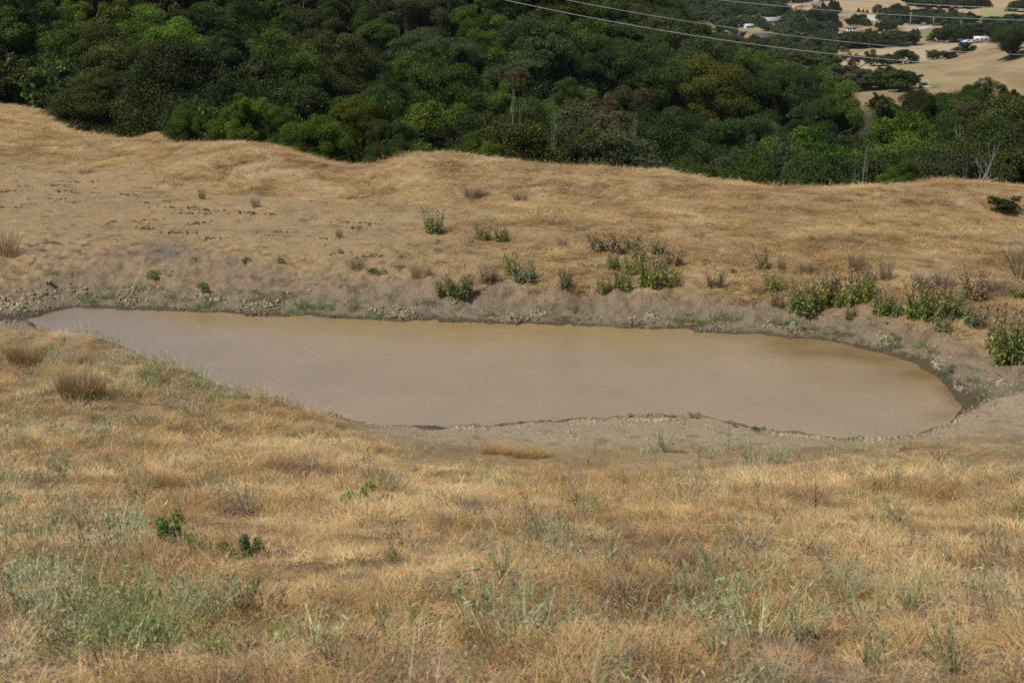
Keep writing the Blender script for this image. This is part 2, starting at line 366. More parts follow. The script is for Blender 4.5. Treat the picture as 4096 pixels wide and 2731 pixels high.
    vc = mixc(np.tile(np.array([[0.28, 0.222, 0.122]]), (len(x), 1)), (0.20, 0.128, 0.068), sstep(-.15, .35, fbm(x/9, y/26, 71, 5)))
    hillm = (s < 18.7).astype(float)
    vc = mixc(vc, (.240, .182, .098), hillm*(.45+.4*fbm(x/14, y/14, 73, 4)))
    vc = mixc(vc, (0.34, 0.28, 0.15), sstep(.1, .5, fbm(x/30, y/30, 77, 4))*.8)
    vc = mixc(vc, (0.10, 0.095, 0.04), ((px < 3330) & (py > 60) & (s > 18.5)).astype(float)*.75*sstep(-.3, .3, fbm(x/30, y/30, 79, 3)))
    fieldm = inpoly(px, py, [(3300,235),(3400,215),(3600,190),(3800,175),(3940,172),(4000,190),(3900,260),(3500,290),(3300,270)]) & (s > 18.9)
    vc = mixc(vc, (0.35, 0.275, 0.175), fieldm.astype(float)*.9)
    mead = inpoly(px, py, [(3640,128),(3700,118),(3790,112),(3860,122),(3760,132),(3690,150),(3650,145)]) & (s > 19)
    vc = mixc(vc, (0.15, 0.17, 0.06), mead.astype(float)*.9)
    mead2 = inpoly(px, py, [(3560,85),(3800,92),(3900,108),(3700,112),(3630,125),(3560,108)]) & (s > 19)
    vc = mixc(vc, (0.33, 0.25, 0.14), mead2.astype(float)*.9)
    drill = inpoly(px, py, [(3200,-60),(4200,-60),(4200,60),(3560,62),(3330,42),(3200,14)]) & (s > 20)
    vc = mixc(vc, (0.33, 0.245, 0.14), drill.astype(float)*.9)
    mead3 = inpoly(px, py, [(3915,30),(4000,40),(4075,55),(4070,75),(3930,70)]) & (s > 19)
    vc = mixc(vc, (0.24, 0.23, 0.09), mead3.astype(float)*.9)
    pud = blob(px, py, 3722, 347, 52, 9)
    vc = mixc(vc, (0.10, 0.15, 0.05), np.clip(pud*2-.4, 0, 1)*(s < 18))
    c = c*(1-v[:, None]) + vc*v[:, None]
    return np.clip(c, 0.01, 0.8), wet

tcol = np.concatenate([np.linspace(-1.2, -.46, 90, endpoint=False), np.linspace(-.46, .46, 760, endpoint=False), np.linspace(.46, 1.2, 90)])
yrow = np.concatenate([np.linspace(.3, 6, 40, endpoint=False), np.linspace(6, 24, 230, endpoint=False), np.linspace(24, 44, 520, endpoint=False), np.linspace(44, 78, 270, endpoint=False), np.linspace(78, 130, 90, endpoint=False), np.geomspace(130, 2790, 230)])
TT, YY = np.meshgrid(tcol, yrow)
gx = (TT*YY).ravel(); gy = YY.ravel()
gzv, gs = ground(gx, gy)
gcol, gwet = albedo(gx, gy, gzv, gs)
nc = len(tcol); nr = len(yrow)
ii = (np.arange(nr-1)[:, None]*nc+np.arange(nc-1)[None]).ravel()
gfaces = np.stack([ii, ii+1, ii+nc+1, ii+nc], 1)
gme = mesh_np('ground', np.c_[gx, gy, gzv], gfaces, gm, gcol, True, {'wet': gwet})
g_o = kindof(obj('ground', gme), 'structure')

# ------------------------------------------------------------------ pond
m, nt, b = mat('pond_water')
geo = N(nt, 'ShaderNodeNewGeometry')
b.inputs['Base Color'].default_value = (0.235, 0.172, 0.108, 1); b.inputs['Roughness'].default_value = 0.06; b.inputs['IOR'].default_value = 1.38; b.inputs['Specular IOR Level'].default_value = 0.5
mp = N(nt, 'ShaderNodeMapping'); mp.inputs['Scale'].default_value = (1.0, 1.9, 1); mp.inputs['Rotation'].default_value = (0, 0, radians(-12)); nt.links.new(geo.outputs['Position'], mp.inputs['Vector'])
na = noise(nt, 4.2, 3, 0.55, mp.outputs[0]); na.inputs['Distortion'].default_value = 0.6
nb = noise(nt, 0.35, 3, 0.6, geo.outputs['Position'])
bp = N(nt, 'ShaderNodeBump'); bp.inputs['Distance'].default_value = 0.035
nt.links.new(ramp(nt, nb.outputs['Fac'], 0.35, 0.65, 0.35, 0.85), bp.inputs['Strength'])
nt.links.new(na.outputs['Fac'], bp.inputs['Height']); nt.links.new(bp.outputs[0], b.inputs['Normal'])
nd = noise(nt, 0.5, 4, 0.6, geo.outputs['Position'])
v = N(nt, 'ShaderNodeAttribute', attribute_name='bc')
nt.links.new(mul(nt, v.outputs['Color'], ramp(nt, nd.outputs['Fac'], 0.3, 0.7, 0.93, 1.07)), b.inputs['Base Color'])
wxx, wyy = np.meshgrid(np.linspace(-17.5, 14, 260), np.linspace(26, 40, 150)); wxx = wxx.ravel(); wyy = wyy.ravel()
bm = MB(); i = (np.arange(149)[:, None]*260+np.arange(259)[None]).ravel()
wpx, wpy = project(wxx, wyy, np.full_like(wxx, W)); wb, ws = base(wxx, wyy)
shal = np.clip(1.15-(W-wb)/.40, 0, 1)*sstep(5.9, 6.5, ws+.9*sstep(3500, 3750, wpx))*(.35+.65*sstep(2600, 3400, wpx))
shal = np.clip(shal+.5*blob(wpx, wpy, 3600, 1500, 200, 80)+.6*blob(wpx, wpy, 3250, 1408, 300, 30), 0, 1)*(.8+.6*fbm(wxx/1.6, wyy/.8, 207, 3))
wc = np.array([.248, .188, .126])[None]*np.ones((len(wxx), 1)); wc = mixc(wc, (.222, .174, .138), sstep(1600, 300, wpx)*.9)  # greyer left end: sky reflection painted into the water colour
wc = mixc(wc, (.272, .192, .084), np.exp(-(np.maximum(7-ws, 0)/(.55+.25*sstep(1500, 3000, wpx)))**2)*.9*sstep(250, 900, wpx))  # golden band by the far edge: bank reflection painted as colour
wc = mixc(wc, (.262, .194, .118), sstep(2300, 3500, wpx)*.6)  # warmer right part: reflected tone put into the base colour
wc = mixc(wc, (.135, .085, .028), np.clip(shal, 0, 1)*.8)
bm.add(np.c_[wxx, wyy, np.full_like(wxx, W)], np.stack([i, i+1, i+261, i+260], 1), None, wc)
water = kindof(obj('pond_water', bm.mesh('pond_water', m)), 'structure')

# ------------------------------------------------------------------ scattering (uncountable cover)
HID = bpy.data.collections.new('prototypes')
def protos(name, meshes):
    c = bpy.data.collections.new(name)
    for i, me in enumerate(meshes):
        o = bpy.data.objects.new('%s_%02d' % (name, i), me); c.objects.link(o)
    return c
def scatter(name, coll, P, rot, scl, tint, idx, label):
    me = bpy.data.meshes.new(name); n = len(P)
    me.vertices.add(n); me.vertices.foreach_set('co', np.asarray(P, np.float32).ravel())
    for k, d in (('rot', rot), ('scl', scl)):
        a = me.attributes.new(k, 'FLOAT_VECTOR', 'POINT'); a.data.foreach_set('vector', np.asarray(d, np.float32).ravel())
    a = me.attributes.new('tint', 'FLOAT_COLOR', 'POINT'); a.data.foreach_set('color', np.c_[tint, np.ones(n)].astype(np.float32).ravel())
    a = me.attributes.new('pick', 'INT', 'POINT'); a.data.foreach_set('value', np.asarray(idx, np.int32))
    o = obj(name, me)
    ng = bpy.data.node_groups.new(name, 'GeometryNodeTree')
    ng.interface.new_socket('Geometry', in_out='INPUT', socket_type='NodeSocketGeometry'); ng.interface.new_socket('Geometry', in_out='OUTPUT', socket_type='NodeSocketGeometry')
    gi = ng.nodes.new('NodeGroupInput'); go = ng.nodes.new('NodeGroupOutput')
    ip = ng.nodes.new('GeometryNodeInstanceOnPoints'); ci = ng.nodes.new('GeometryNodeCollectionInfo')
    ci.inputs['Collection'].default_value = coll; ci.inputs['Separate Children'].default_value = True; ci.inputs['Reset Children'].default_value = True
    def na(nm, dt):
        x = ng.nodes.new('GeometryNodeInputNamedAttribute'); x.data_type = dt; x.inputs['Name'].default_value = nm; return x.outputs['Attribute']
    L = ng.links.new
    L(gi.outputs[0], ip.inputs['Points']); L(ci.outputs[0], ip.inputs['Instance'])
    ip.inputs['Pick Instance'].default_value = True
    L(na('pick', 'INT'), ip.inputs['Instance Index']); L(na('rot', 'FLOAT_VECTOR'), ip.inputs['Rotation']); L(na('scl', 'FLOAT_VECTOR'), ip.inputs['Scale'])
    L(ip.outputs[0], go.inputs[0])
    md = o.modifiers.new('scatter', 'NODES'); md.node_group = ng
    o['kind'] = 'stuff'; o['label'] = label; o['category'] = name.replace('_', ' ')
    return o

def blades(rng, n, h, spread, lean, droop, width, comb=None, segs=3, col=(1, 1, 1), cv=0.25, tipw=0.0):
    """grass blades as narrow bent strips"""
    mb = MB()
    a = rng.uniform(0, 2*pi, n); r = spread*np.sqrt(rng.uniform(0, 1, n))
    p0 = np.c_[r*np.cos(a), r*np.sin(a), np.full(n, -.02)]
    d = a+rng.normal(0, .9, n)
    hd = np.c_[np.cos(d), np.sin(d), np.zeros(n)]
    if comb is not None: hd = unit(hd*.6+np.array([comb]))
    H = h*rng.uniform(.45, 1.15, n); le = lean*rng.uniform(.3, 1.5, n); dr = droop*rng.uniform(.2, 1.4, n)
    side = unit(np.cross(hd, [0, 0, 1])+rng.normal(0, .5, (n, 3))*[1, 1, .3])
    S_ = np.linspace(0, 1, segs+1)
    pts = p0[:, None]+H[:, None, None]*(hd[:, None]*(le[:, None]*S_+dr[:, None]*S_**2)[:, :, None]+np.array([0, 0, 1.])*(S_-.42*dr[:, None]*S_**2)[:, :, None])
    wd = width*rng.uniform(.6, 1.4, n)[:, None]*(1-S_*(1-tipw)-.0)[None]**.7
    v = np.stack([pts-side[:, None]*wd[:, :, None]*.5, pts+side[:, None]*wd[:, :, None]*.5], 2)   # n,seg+1,2,3
    k = (segs+1)*2
    base_ = (np.arange(n)*k)[:, None]; j = np.arange(segs)[None]*2
    q = np.stack([base_+j, base_+j+1, base_+j+3, base_+j+2], -1).reshape(-1, 4)
    cc = np.asarray(col)*rng.uniform(1-cv, 1+cv, (n, 1))*(1+rng.normal(0, .05, (n, 3)))
    mb.add(v.reshape(-1, 3), q, None, np.repeat(cc, k, 0))
    return mb, pts[:, -1], hd
rng = np.random.default_rng(5)
near_up = []
for i in range(6):
    mb, _, _ = blades(rng, 56, .105+.026*i, .11, .40, .9, .0044, cv=.35)
    mb2, _, _ = blades(rng, 34, .08, .16, 1.3, 1.6, .0046, col=(1.12, 1.1, 1.05), cv=.35); mb.v += mb2.v; mb.q += [a+mb.n for a in mb2.q]; mb.c += mb2.c; mb.n += mb2.n
    near_up.append(mb.mesh('upright_tuft', M_grass))
thatch = []
for i in range(4):
    mb, _, _ = blades(rng, 80, .075, .22, 2.4, 2.2, .0050, col=(1.12, 1.1, 1.06), cv=.42); thatch.append(mb.mesh('flattened_tuft', M_grass))
oats = []
for i in range(3):
    mb, tips, hd = blades(rng, 20, .22, .12, .30, .6, .0036)
    k = 7
    for j in range(k):      # drooping spikelets along the top of each stem
        p = tips-np.c_[hd[:, :2]*.03*j*.5, np.full(len(tips), .018*j)]+rng.normal(0, .012, tips.shape)
        p = p[rng.uniform(size=len(p)) < .75]
        mb.cards(p, unit(rng.normal(size=(len(p), 3))*[1, 1, .25]), .022, .007, rng, np.tile([1.25, 1.25, 1.2], (len(p), 1))*rng.uniform(.75, 1.1, (len(p), 1)))
    oats.append(mb.mesh('oat_tuft', M_grass))
weedp = []
for i in range(3):        # small dead forbs: twiggy, brown-grey
    mb, tips, hd = blades(rng, 30, .16+.05*i, .09, .5, .35, .0055, segs=2, tipw=.5, cv=.35)
    p = np.repeat(tips, 3, 0)*rng.uniform(.55, 1, (90, 1))+rng.normal(0, .012, (90, 3)); mb.cards(p, unit(rng.normal(size=(90, 3))), .018, .011, rng, np.ones((90, 3))*rng.uniform(.6, 1.3, (90, 1)))
    weedp.append(mb.mesh('dead_forb', M_grass))
C_near = protos('grass_tuft', near_up+thatch+oats+weedp)

def sample_y(n, y0, y1, dens, rng):
    y = np.linspace(y0, y1, 400); p = dens(y)*y; c = np.cumsum(p); c /= c[-1]
    return np.interp(rng.uniform(size=n), c, y)
def count(y0, y1, dens, tw):
    y = np.linspace(y0, y1, 400); return int(np.trapz(dens(y)*y*2*tw, y))
def straw_tint(x, y, rng, lo=.8):
    n = len(x); a = fbm(x/2.4, y/1.3, 91, 3); b_ = fbm(x/.5, y/.5, 97, 2)
    gold = np.array([.455, .318, .145]); pale = np.array([.57, .435, .235]); brown = np.array([.245, .155, .068]); grey = np.array([.33, .265, .19])
    m1 = sstep(-.02, .34, a)[:, None]; m2 = sstep(.0, .34, -a+.5*b_)[:, None]; m3 = (rng.uniform(size=n) < .12)[:, None]
    c = gold*(1-m1)+pale*m1; c = c*(1-.85*m2)+brown*.85*m2; c = np.where(m3, grey, c)
    return c*rng.uniform(lo, 1.2, (n, 1))
# --- foreground meadow
dens = lambda y: 105*np.minimum(1, (9/y)**.7)
n = count(4.5, 37, dens, .50)
y = sample_y(n, 4.5, 37, dens, rng); x = rng.uniform(-.5, .5, n)*y
z, s = ground(x, y); px, py = project(x, y, z)
edge = 2.80+.30*fbm(x/.7, y/.7, 61, 3)+1.15*(1-sstep(1250, 1650, px))
keep = (s < edge) & (z > W+.06)
fade = np.clip((edge-s)/.35, .25, 1)
a = 1.0*fbm(x/2.3, y/1.05, 101, 3)+.75*fbm(x/.55, y/.38, 103, 2)
keep &= rng.uniform(size=n) < np.clip(.74+.7*a, .35, 1)*np.clip((edge-s)/.25, .12, 1)
x, y, z, s, a, fade, px = (q[keep] for q in (x, y, z, s, a, fade, px)); n = len(x)
r = rng.uniform(size=n)
up = sstep(-.05, .28, a+.16*rng.normal(size=n))
idx = np.where(r < .16*up+.02, rng.integers(10, 13, n), np.where(rng.uniform(size=n) < .16+.74*up, rng.integers(0, 6, n), rng.integers(6, 10, n)))
dw = rng.uniform(size=n) < .035+.10*sstep(.1, .5, fbm(x/1.8, y/1.0, 107, 3))
idx = np.where(dw, rng.integers(13, 16, n), idx)
rot = np.c_[rng.normal(0, .16, n), rng.normal(0, .16, n), rng.uniform(0, 2*pi, n)]
sc = rng.uniform(.6, 1.15, n)*(.58+.55*sstep(-.1, .5, a))*np.clip(fade, .5, 1)
wd = np.clip(y/11, 1, 2.2)**.6
scl = np.c_[sc*wd, sc*wd, sc*rng.uniform(.8, 1.2, n)]
ti = straw_tint(x, y, rng); ti = ti*np.where(((idx >= 6) & (idx < 10))[:, None], [1.10, 1.10, 1.10], [.95, .90, .82])
ti = np.where(dw[:, None], np.array([.19, .14, .105])*rng.uniform(.6, 1.3, (n, 1)), ti)
scatter('dry_grass', C_near, np.c_[x, y, z], rot, scl, ti, idx, 'dry golden grass covering the slope in front of the pond')

# --- grass on the far bench and mounds
far_p = []
for i in range(5):
    mb, _, _ = blades(rng, 52, .085+.018*i, .20, .8, 1.2, .0085, segs=2, cv=.18); far_p.append(mb.mesh('bench_tuft', M_grass))
for i in range(4):
    mb, _, _ = blades(rng, 60, .075, .26, 2.4, 2.0, .0085, comb=(.35, -.1, 0), segs=2, col=(1.08, 1.06, 1.02), cv=.18); far_p.append(mb.mesh('combed_tuft', M_grass))
C_far = protos('bench_tuft', far_p)
dens = lambda y: 26*np.minimum(1, (42/y)**1.6)
n = count(33, 128, dens, .50)
y = sample_y(n, 33, 128, dens, rng); x = rng.uniform(-.5, .5, n)*y
z, s = ground(x, y); px, py = project(x, y, z)
n1 = fbm(x/2.2, y/2.2, 41, 4); n2 = fbm(x/0.5, y/0.5, 47, 4); a = fbm(x/2.6, y/1.6, 111, 3)
tram = (1-sstep(1300, 2300, px))*(1-sstep(10.3, 10.6, s+.25*n1))
lowband = sstep(8.85, 9.2, s+.35*n1+.15*n2+.12*(1-sstep(700, 1500, px)))
keep = (lowband > rng.uniform(size=n)) & (s < 13.05) & ~((px > 760) & (s > 12.2)) 
keep &= rng.uniform(size=n) < np.clip((.8+.7*a), .2, 1)*(1-.68*tram)
# sparse straw remnants on the clay bank
rem = (s > 7.8) & (s <= 8.95) & (rng.uniform(size=n) < .30*sstep(.0, .4, n1-.2*n2)*(1+1.2*(px < 1400)))
keep |= rem
x, y, z, s, a, tram, px = (q[keep] for q in (x, y, z, s, a, tram, px)); n = len(x)
idx = np.where(rng.uniform(size=n) < .15+.45*sstep(.0, .35, a), rng.integers(0, 5, n), rng.integers(5, 9, n))
rot = np.c_[rng.normal(0, .12, n), rng.normal(0, .12, n), np.where(idx < 5, rng.uniform(0, 2*pi, n), rng.normal(0, 1.1, n)+1.5*fbm(x/5, y/5, 121, 2))]
sc = rng.uniform(.7, 1.3, n)*(.8+.5*sstep(-.2, .4, a))*(1-.45*tram)*np.clip(y/55, 1, 1.6)
scl = np.c_[sc*1.15, sc*1.15, sc*rng.uniform(.8, 1.15, n)*(1-.3*tram)]
ti = straw_tint(x, y*.6, rng, .88)*np.array([.90, .87, .80])*(1-.30*sstep(.1, .45, fbm(x/3, y/2, 223, 3))[:, None])
scatter('bench_grass', C_far, np.c_[x, y, z], rot, scl, ti, idx, 'wind-combed straw grass on the bench and mounds beyond the pond')

# --- churned dry clay clods round the water
clods = []
import bmesh
for i in range(6):
    bmm = bmesh.new(); bmesh.ops.create_icosphere(bmm, subdivisions=3, radius=1)
    v = np.array([q.co[:] for q in bmm.verts])
    k = 1+.75*fbm(v[:, 0]*1.6+i*9, v[:, 1]*1.6+v[:, 2]*1.3, 130+i, 3)+.9*np.abs(fbm(v[:, 0]*3.5+5*i, v[:, 2]*3.5+v[:, 1]*2.5, 150+i, 3))-.2
    v = v*k[:, None]*[1, .85, .55]
    # broken flat facets
    for _ in range(5):
        d = unit(rng.normal(size=3)); h = v@d; lim = rng.uniform(.45, .75); v = v-np.outer(np.maximum(h-lim, 0), d)
    f = np.array([[q.index for q in fc.verts] for fc in bmm.faces]); bmm.free()
    clods.append(mesh_np('clod', v, f, M_clod, np.tile(rng.uniform(.85, 1.15), (len(v), 1))*np.ones((1, 3))))
C_clod = protos('clod', clods)
n = 260000
y = sample_y(n, 25.5, 40.5, lambda y: np.ones_like(y), rng); x = rng.uniform(-.47, .46, n)*y
z, s = ground(x, y); px, py = project(x, y, z); n2 = fbm(x/0.5, y/0.5, 47, 4); n1 = fbm(x/1.3, y/1.3, 161, 3)
far_edge = (s > 6.95) & (s < 8.25+.35*n1)
wide_ = np.maximum(1-sstep(300, 1100, px), sstep(3300, 3700, px))
pr = np.where(far_edge, .8*(1-sstep(7.45+.4*wide_, 8.0+.5*wide_, s)), 0)
nearline = (s > 4.15) & (s < 5.05) & (px > 1050)
pr = np.where(nearline, .34*sstep(4.15, 4.6, s)*np.where(px < 1500, 1.6, 1.3), pr)
ends = (s > 4.4) & (s < 8.2) & ((px > 3780) | (px < 110)); pr = np.where(ends, .75, pr)
pr = np.where((s > 8.0) & (s < 9) & ~(pr > .05), .05, pr); pr = np.where((s > 3.3) & (s < 4.2) & (px > 1500), .02, pr)
pr *= np.clip(.62+1.3*n1, .08, 1)
keep = (rng.uniform(size=n) < pr) & (z > W+.0+.09*(px > 3560)*(s > 4.6))
keep_ = keep; x, y, z, s, px, n2 = (q[keep] for q in (x, y, z, s, px, n2)); n = len(x)
size = rng.lognormal(math.log(.019), .65, n)*np.where(s > 8.2, .6, 1); size = np.clip(size, .006, .055)*(.6+.9*sstep(-.1, .4, n1[keep_]))*np.where(s < 5.2, .75, 1)
dry = np.clip((z-W)/.12, 0, 1)[:, None]
ti = (np.array([.265, .215, .15])*dry+np.array([.10, .085, .055])*(1-dry))*rng.uniform(.8, 1.15, (n, 1))
grn = ((rng.uniform(size=n) < .07) & (s > 6))[:, None]; ti = np.where(grn, np.array([.07, .10, .035]), ti)
beach = ((s < 5.2) & (px > 1500) & (px < 3700))[:, None]; ti = np.where(beach & (dry > .5), ti*[1.18, 1.15, 1.1], ti)
rot = np.c_[rng.normal(0, .5, n), rng.normal(0, .5, n), rng.uniform(0, 6.28, n)]
scl = size[:, None]*rng.uniform(.7, 1.5, (n, 3))
scatter('mud_clods', C_clod, np.c_[x, y, z+size*.12], rot, scl, ti, rng.integers(0, 6, n), 'churned clods of dried grey mud along the waterline')
print('clods', n)

# --- low green herbs along the waterline and patchy green forbs
herb = []
for i in range(4):
    mb = MB(); k = 90
    p = rng.normal(size=(k, 3))*[.12, .12, .03]+[0, 0, .035]; mb.cards(p, unit(rng.normal(size=(k, 3))+[0, 0, 1.2]), .045, .022, rng, np.array([1, 1, 1.])*rng.uniform(.6, 1.35, (k, 1)))
    herb.append(mb.mesh('low_herb', M_grass))
for i in range(3):        # blue-green wiry forb
    mb, tips, hd = blades(rng, 34, .20+.05*i, .13, .45, .25, .006, segs=2)
    k = 60; p = np.repeat(tips, 2, 0)[:k]*rng.uniform(.4, 1, (k, 1)); mb.cards(p, unit(rng.normal(size=(k, 3))+[0, 0, .4]), .05, .009, rng, np.array([1, 1, 1.])*rng.uniform(.7, 1.25, (k, 1)))
    herb.append(mb.mesh('wiry_forb', M_grass))
C_herb = protos('herb', herb)
P = []; T_ = []; I_ = []; SC = []
def addherb(x, y, z, t, i, sc): P.append(np.c_[x, y, z]); T_.append(t); I_.append(i); SC.append(sc)
n = 26000
y = sample_y(n, 26, 44, lambda y: np.ones_like(y), rng); x = rng.uniform(-.46, .46, n)*y
z, s = ground(x, y); px, py = project(x, y, z); n1 = fbm(x/1.1, y/1.1, 171, 3); n2 = fbm(x/.45, y/.45, 173, 3)
pr = np.where((s > 7.02) & (s < 8.2), sstep(.02, .35, n2*.7+n1*.7)*.55*(1-.55*sstep(1300, 1900, px)*(1-sstep(2500, 2800, px))), 0)
pr = np.where((s > 8.2) & (s < 9.0) & (px < 1500), .12*sstep(.15, .4, n1), pr)
keep = (rng.uniform(size=n) < pr) & (z > W+.04)
k = keep.sum(); addherb(x[keep], y[keep], z[keep], np.array([.11, .175, .05])*rng.uniform(.6, 1.4, (k, 1)), rng.integers(0, 4, k), rng.uniform(.5, 1.15, k))
# blue-green forbs through the near meadow and left spur
n = 15000
y = sample_y(n, 6, 36, lambda y: np.minimum(1, 12/y), rng); x = rng.uniform(-.47, .47, n)*y
z, s = ground(x, y); px, py = project(x, y, z); n1 = fbm(x/1.6, y/1.6, 181, 3)
w_ = .10+.12*sstep(2200, 2600, py)+.25*sstep(900, 300, px)+.6*blob(px, py, 330, 2440, 260, 190)+1.6*blob(px, py, 640, 1530, 520, 150)+.4*blob(px, py, 250, 1800, 330, 130)+.4*blob(px, py, 2900, 2350, 520, 130)+.35*blob(px, py, 3800, 2500, 500, 240)+.25*blob(px, py, 2100, 2350, 250, 200)+.4*blob(px, py, 3150, 1830, 380, 50)+.35*blob(px, py, 1300, 1650, 300, 60)
keep = (rng.uniform(size=n) < w_*np.clip(.35+1.6*n1, 0, 1)*.55) & (s < 3.9-.6*(px > 1300)) & (z > W+.1)
k = keep.sum(); addherb(x[keep], y[keep], z[keep], np.array([.345, .36, .20])*rng.uniform(.6, 1.25, (k, 1))*(1+rng.normal(0, .08, (k, 3))), rng.integers(4, 7, k), rng.uniform(.75, 1.35, k))
# pale green patches on the far bench
n = 5000
y = sample_y(n, 38, 70, lambda y: np.ones_like(y), rng); x = rng.uniform(-.44, .46, n)*y
z, s = ground(x, y); px, py = project(x, y, z); n1 = fbm(x/1.5, y/1.0, 191, 3)
w_ = .8*blob(px, py, 2900, 1025, 150, 25)+.4*blob(px, py, 1930, 870, 120, 20)+.35*blob(px, py, 1600, 850, 200, 20)+.02+.25*blob(px, py, 3800, 970, 200, 60)
keep = (rng.uniform(size=n) < w_*np.clip(.4+2*n1, 0, 1)) & (s > 9)
k = keep.sum(); addherb(x[keep], y[keep], z[keep], np.array([.24, .27, .14])*rng.uniform(.7, 1.25, (k, 1)), rng.integers(0, 7, k), rng.uniform(.8, 1.6, k))
# bright green mat growing low at the bottom left
n = 80
px_ = rng.normal(520, 170, n); Y_ = rng.uniform(7.1, 8.3, n); t_ = (px_-PW/2)/FP/.9; x = t_*Y_; y = Y_; z, s = ground(x, y)
addherb(x, y, z, np.array([.22, .27, .08])*rng.uniform(.6, 1.2, (n, 1)), rng.integers(4, 7, n), rng.uniform(.5, .9, n))
P = np.concatenate(P); n = len(P)
scatter('green_weeds', C_herb, P, np.c_[rng.normal(0, .15, n), rng.normal(0, .15, n), rng.uniform(0, 6.28, n)], np.concatenate(SC)[:, None]*np.ones((1, 3)), np.concatenate(T_), np.concatenate(I_), 'low green weeds scattered along the waterline and through the grass')
#@@PART3
# ------------------------------------------------------------------ trees
def crown(rng, n, kind, L, core=True):
    """unit crown, radius about 1 and z up to 2: boughs carrying clumps of leaves, with gaps between"""
    mb = MB()
    rz = {'dome': .86, 'tall': 1.0, 'ragged': .85, 'cone': 1.0}[kind]; cz = 1.0
    nb = {'dome': 15, 'tall': 17, 'ragged': 10, 'cone': 1}[kind]
    if kind == 'cone':
        m_ = 110; h = rng.uniform(0, 1, m_); a = rng.uniform(0, 6.28, m_); rr = (1-h)*.85*rng.uniform(.45, 1, m_)
        c = np.c_[rr*np.cos(a), rr*np.sin(a), .12+1.85*h]; br = .08+.17*(1-h); out = unit(np.c_[np.cos(a), np.sin(a), np.full(m_, .5)]); bv = rng.uniform(.7, 1.3, m_)
    else:
        d = unit(rng.normal(size=(nb*4, 3))); d = d[d[:, 2] > -.85][:nb]
        off = rng.uniform(.30, .80, len(d))**.8; c1 = d*off[:, None]*[1, 1, rz]+[0, 0, cz]
        if kind == 'tall': c1[:, :2] *= (1.05-.28*np.clip(c1[:, 2]-.9, -.5, 1.2))[:, None]
        r1 = rng.uniform(.22, .50, len(d))*(1.2-.45*off)
        if kind == 'ragged': r1 *= .8
        ns = 9; k = np.repeat(np.arange(len(d)), ns)
        dd = unit(rng.normal(size=(len(k), 3))+.5*unit(c1[k]-[0, 0, cz*.7])+[0, 0, .35])
        c = c1[k]+dd*(r1[k]*rng.uniform(.55, 1.0, len(k)))[:, None]; br = r1[k]*rng.uniform(.26, .55, len(k)); out = dd
        bv = rng.uniform(.75, 1.25, len(d))[k]*rng.uniform(.82, 1.18, len(k))
    w = br**2; k = rng.choice(len(c), n, p=w/w.sum())
    dd = unit(rng.normal(size=(n, 3))+.65*out[k]+[0, 0, .2])
    p = c[k]+dd*(br[k]*rng.uniform(.45, 1.30, n))[:, None]*[1.12, 1.12, .85]
    nr = unit(dd*.7+rng.normal(0, .6, (n, 3)))
    tone = bv[k]*rng.uniform(.6, 1.38, n)
    col = tone[:, None]*(1+np.c_[rng.normal(0, .12, n), rng.normal(0, .04, n), rng.normal(0, .12, n)])
    mb.cards(p, nr, L*rng.uniform(.6, 1.45, n), L*.6*rng.uniform(.7, 1.3, n), rng, np.clip(col, .3, 2.2))
    if core:
        m_ = n//16; kk = rng.integers(0, len(c), m_); dd = unit(rng.normal(size=(m_, 3)))
        mb.cards(c[kk]*[.78, .78, .9]+[0, 0, .06]+dd*.08, dd, L*3.0, L*2.4, rng, np.full((m_, 3), .8))
    v = np.concatenate(mb.v); lo, hi = np.percentile(v[:, :2], (2, 98), axis=0); ctr = np.r_[(lo+hi)/2, 0]; rr = (hi-lo)/2; zt = np.percentile(v[:, 2], 99.5)
    mb.v = [(q-ctr)/[rr[0], rr[1], zt/2.0] for q in mb.v]
    return mb
def limb(mb, rng, p, d, L, r, depth, spread=.6, bend=.25, c=None, split=3):
    pts = [np.array(p, float)]; dd = unit(np.array(d, float)); k = 5
    for i in range(k):
        dd = unit(dd+rng.normal(0, bend/2.2, 3)+[0, 0, .05]); pts.append(pts[-1]+dd*L/k)
    rad = np.linspace(r, r*.55, k+1)
    mb.tube(pts, rad, 5 if depth > 1 else 4, c, cap=False)
    if depth > 0:
        for j in range(split):
            i = rng.integers(2, k+1); limb(mb, rng, pts[i], dd+rng.normal(0, spread, 3), L*rng.uniform(.5, .8), rad[i]*.62, depth-1, spread, bend, c, split)
def trunk(rng, h=1.0, r=.075):
    mb = MB(); mb.tube([(0, 0, -.25), (0, 0, 0), (.02, .01, .25*h), (.03, -.02, .55*h)], [r*1.9, r*1.25, r, r*.85], 7)
    for i in range(5):
        a = i*1.26+rng.uniform(-.4, .4); limb(mb, rng, (.03, -.02, (.32+.05*i)*h), (cos(a), sin(a), .9), .75*h, r*.6, 1)
    return mb
rng = np.random.default_rng(77)
CR = {'dome': [crown(rng, 80000, 'dome', .027).mesh('oak_crown', M_leaf) for _ in range(6)],
      'tall': [crown(rng, 76000, 'tall', .029).mesh('leafy_crown', M_leaf) for _ in range(6)],
      'ragged': [crown(rng, 9000, 'ragged', .055, False).mesh('ragged_crown', M_leaf) for _ in range(2)],
      'far': [crown(rng, 5200, 'dome', .105).mesh('distant_crown', M_leaf) for _ in range(4)],
      'fartall': [crown(rng, 5200, 'tall', .105).mesh('distant_leafy_crown', M_leaf) for _ in range(2)],
      'cone': [crown(rng, 5200, 'cone', .09).mesh('conifer_crown', M_leaf) for _ in range(2)]}
TRK = [trunk(rng).mesh('trunk', M_bark, True) for _ in range(3)]
DEAD = []
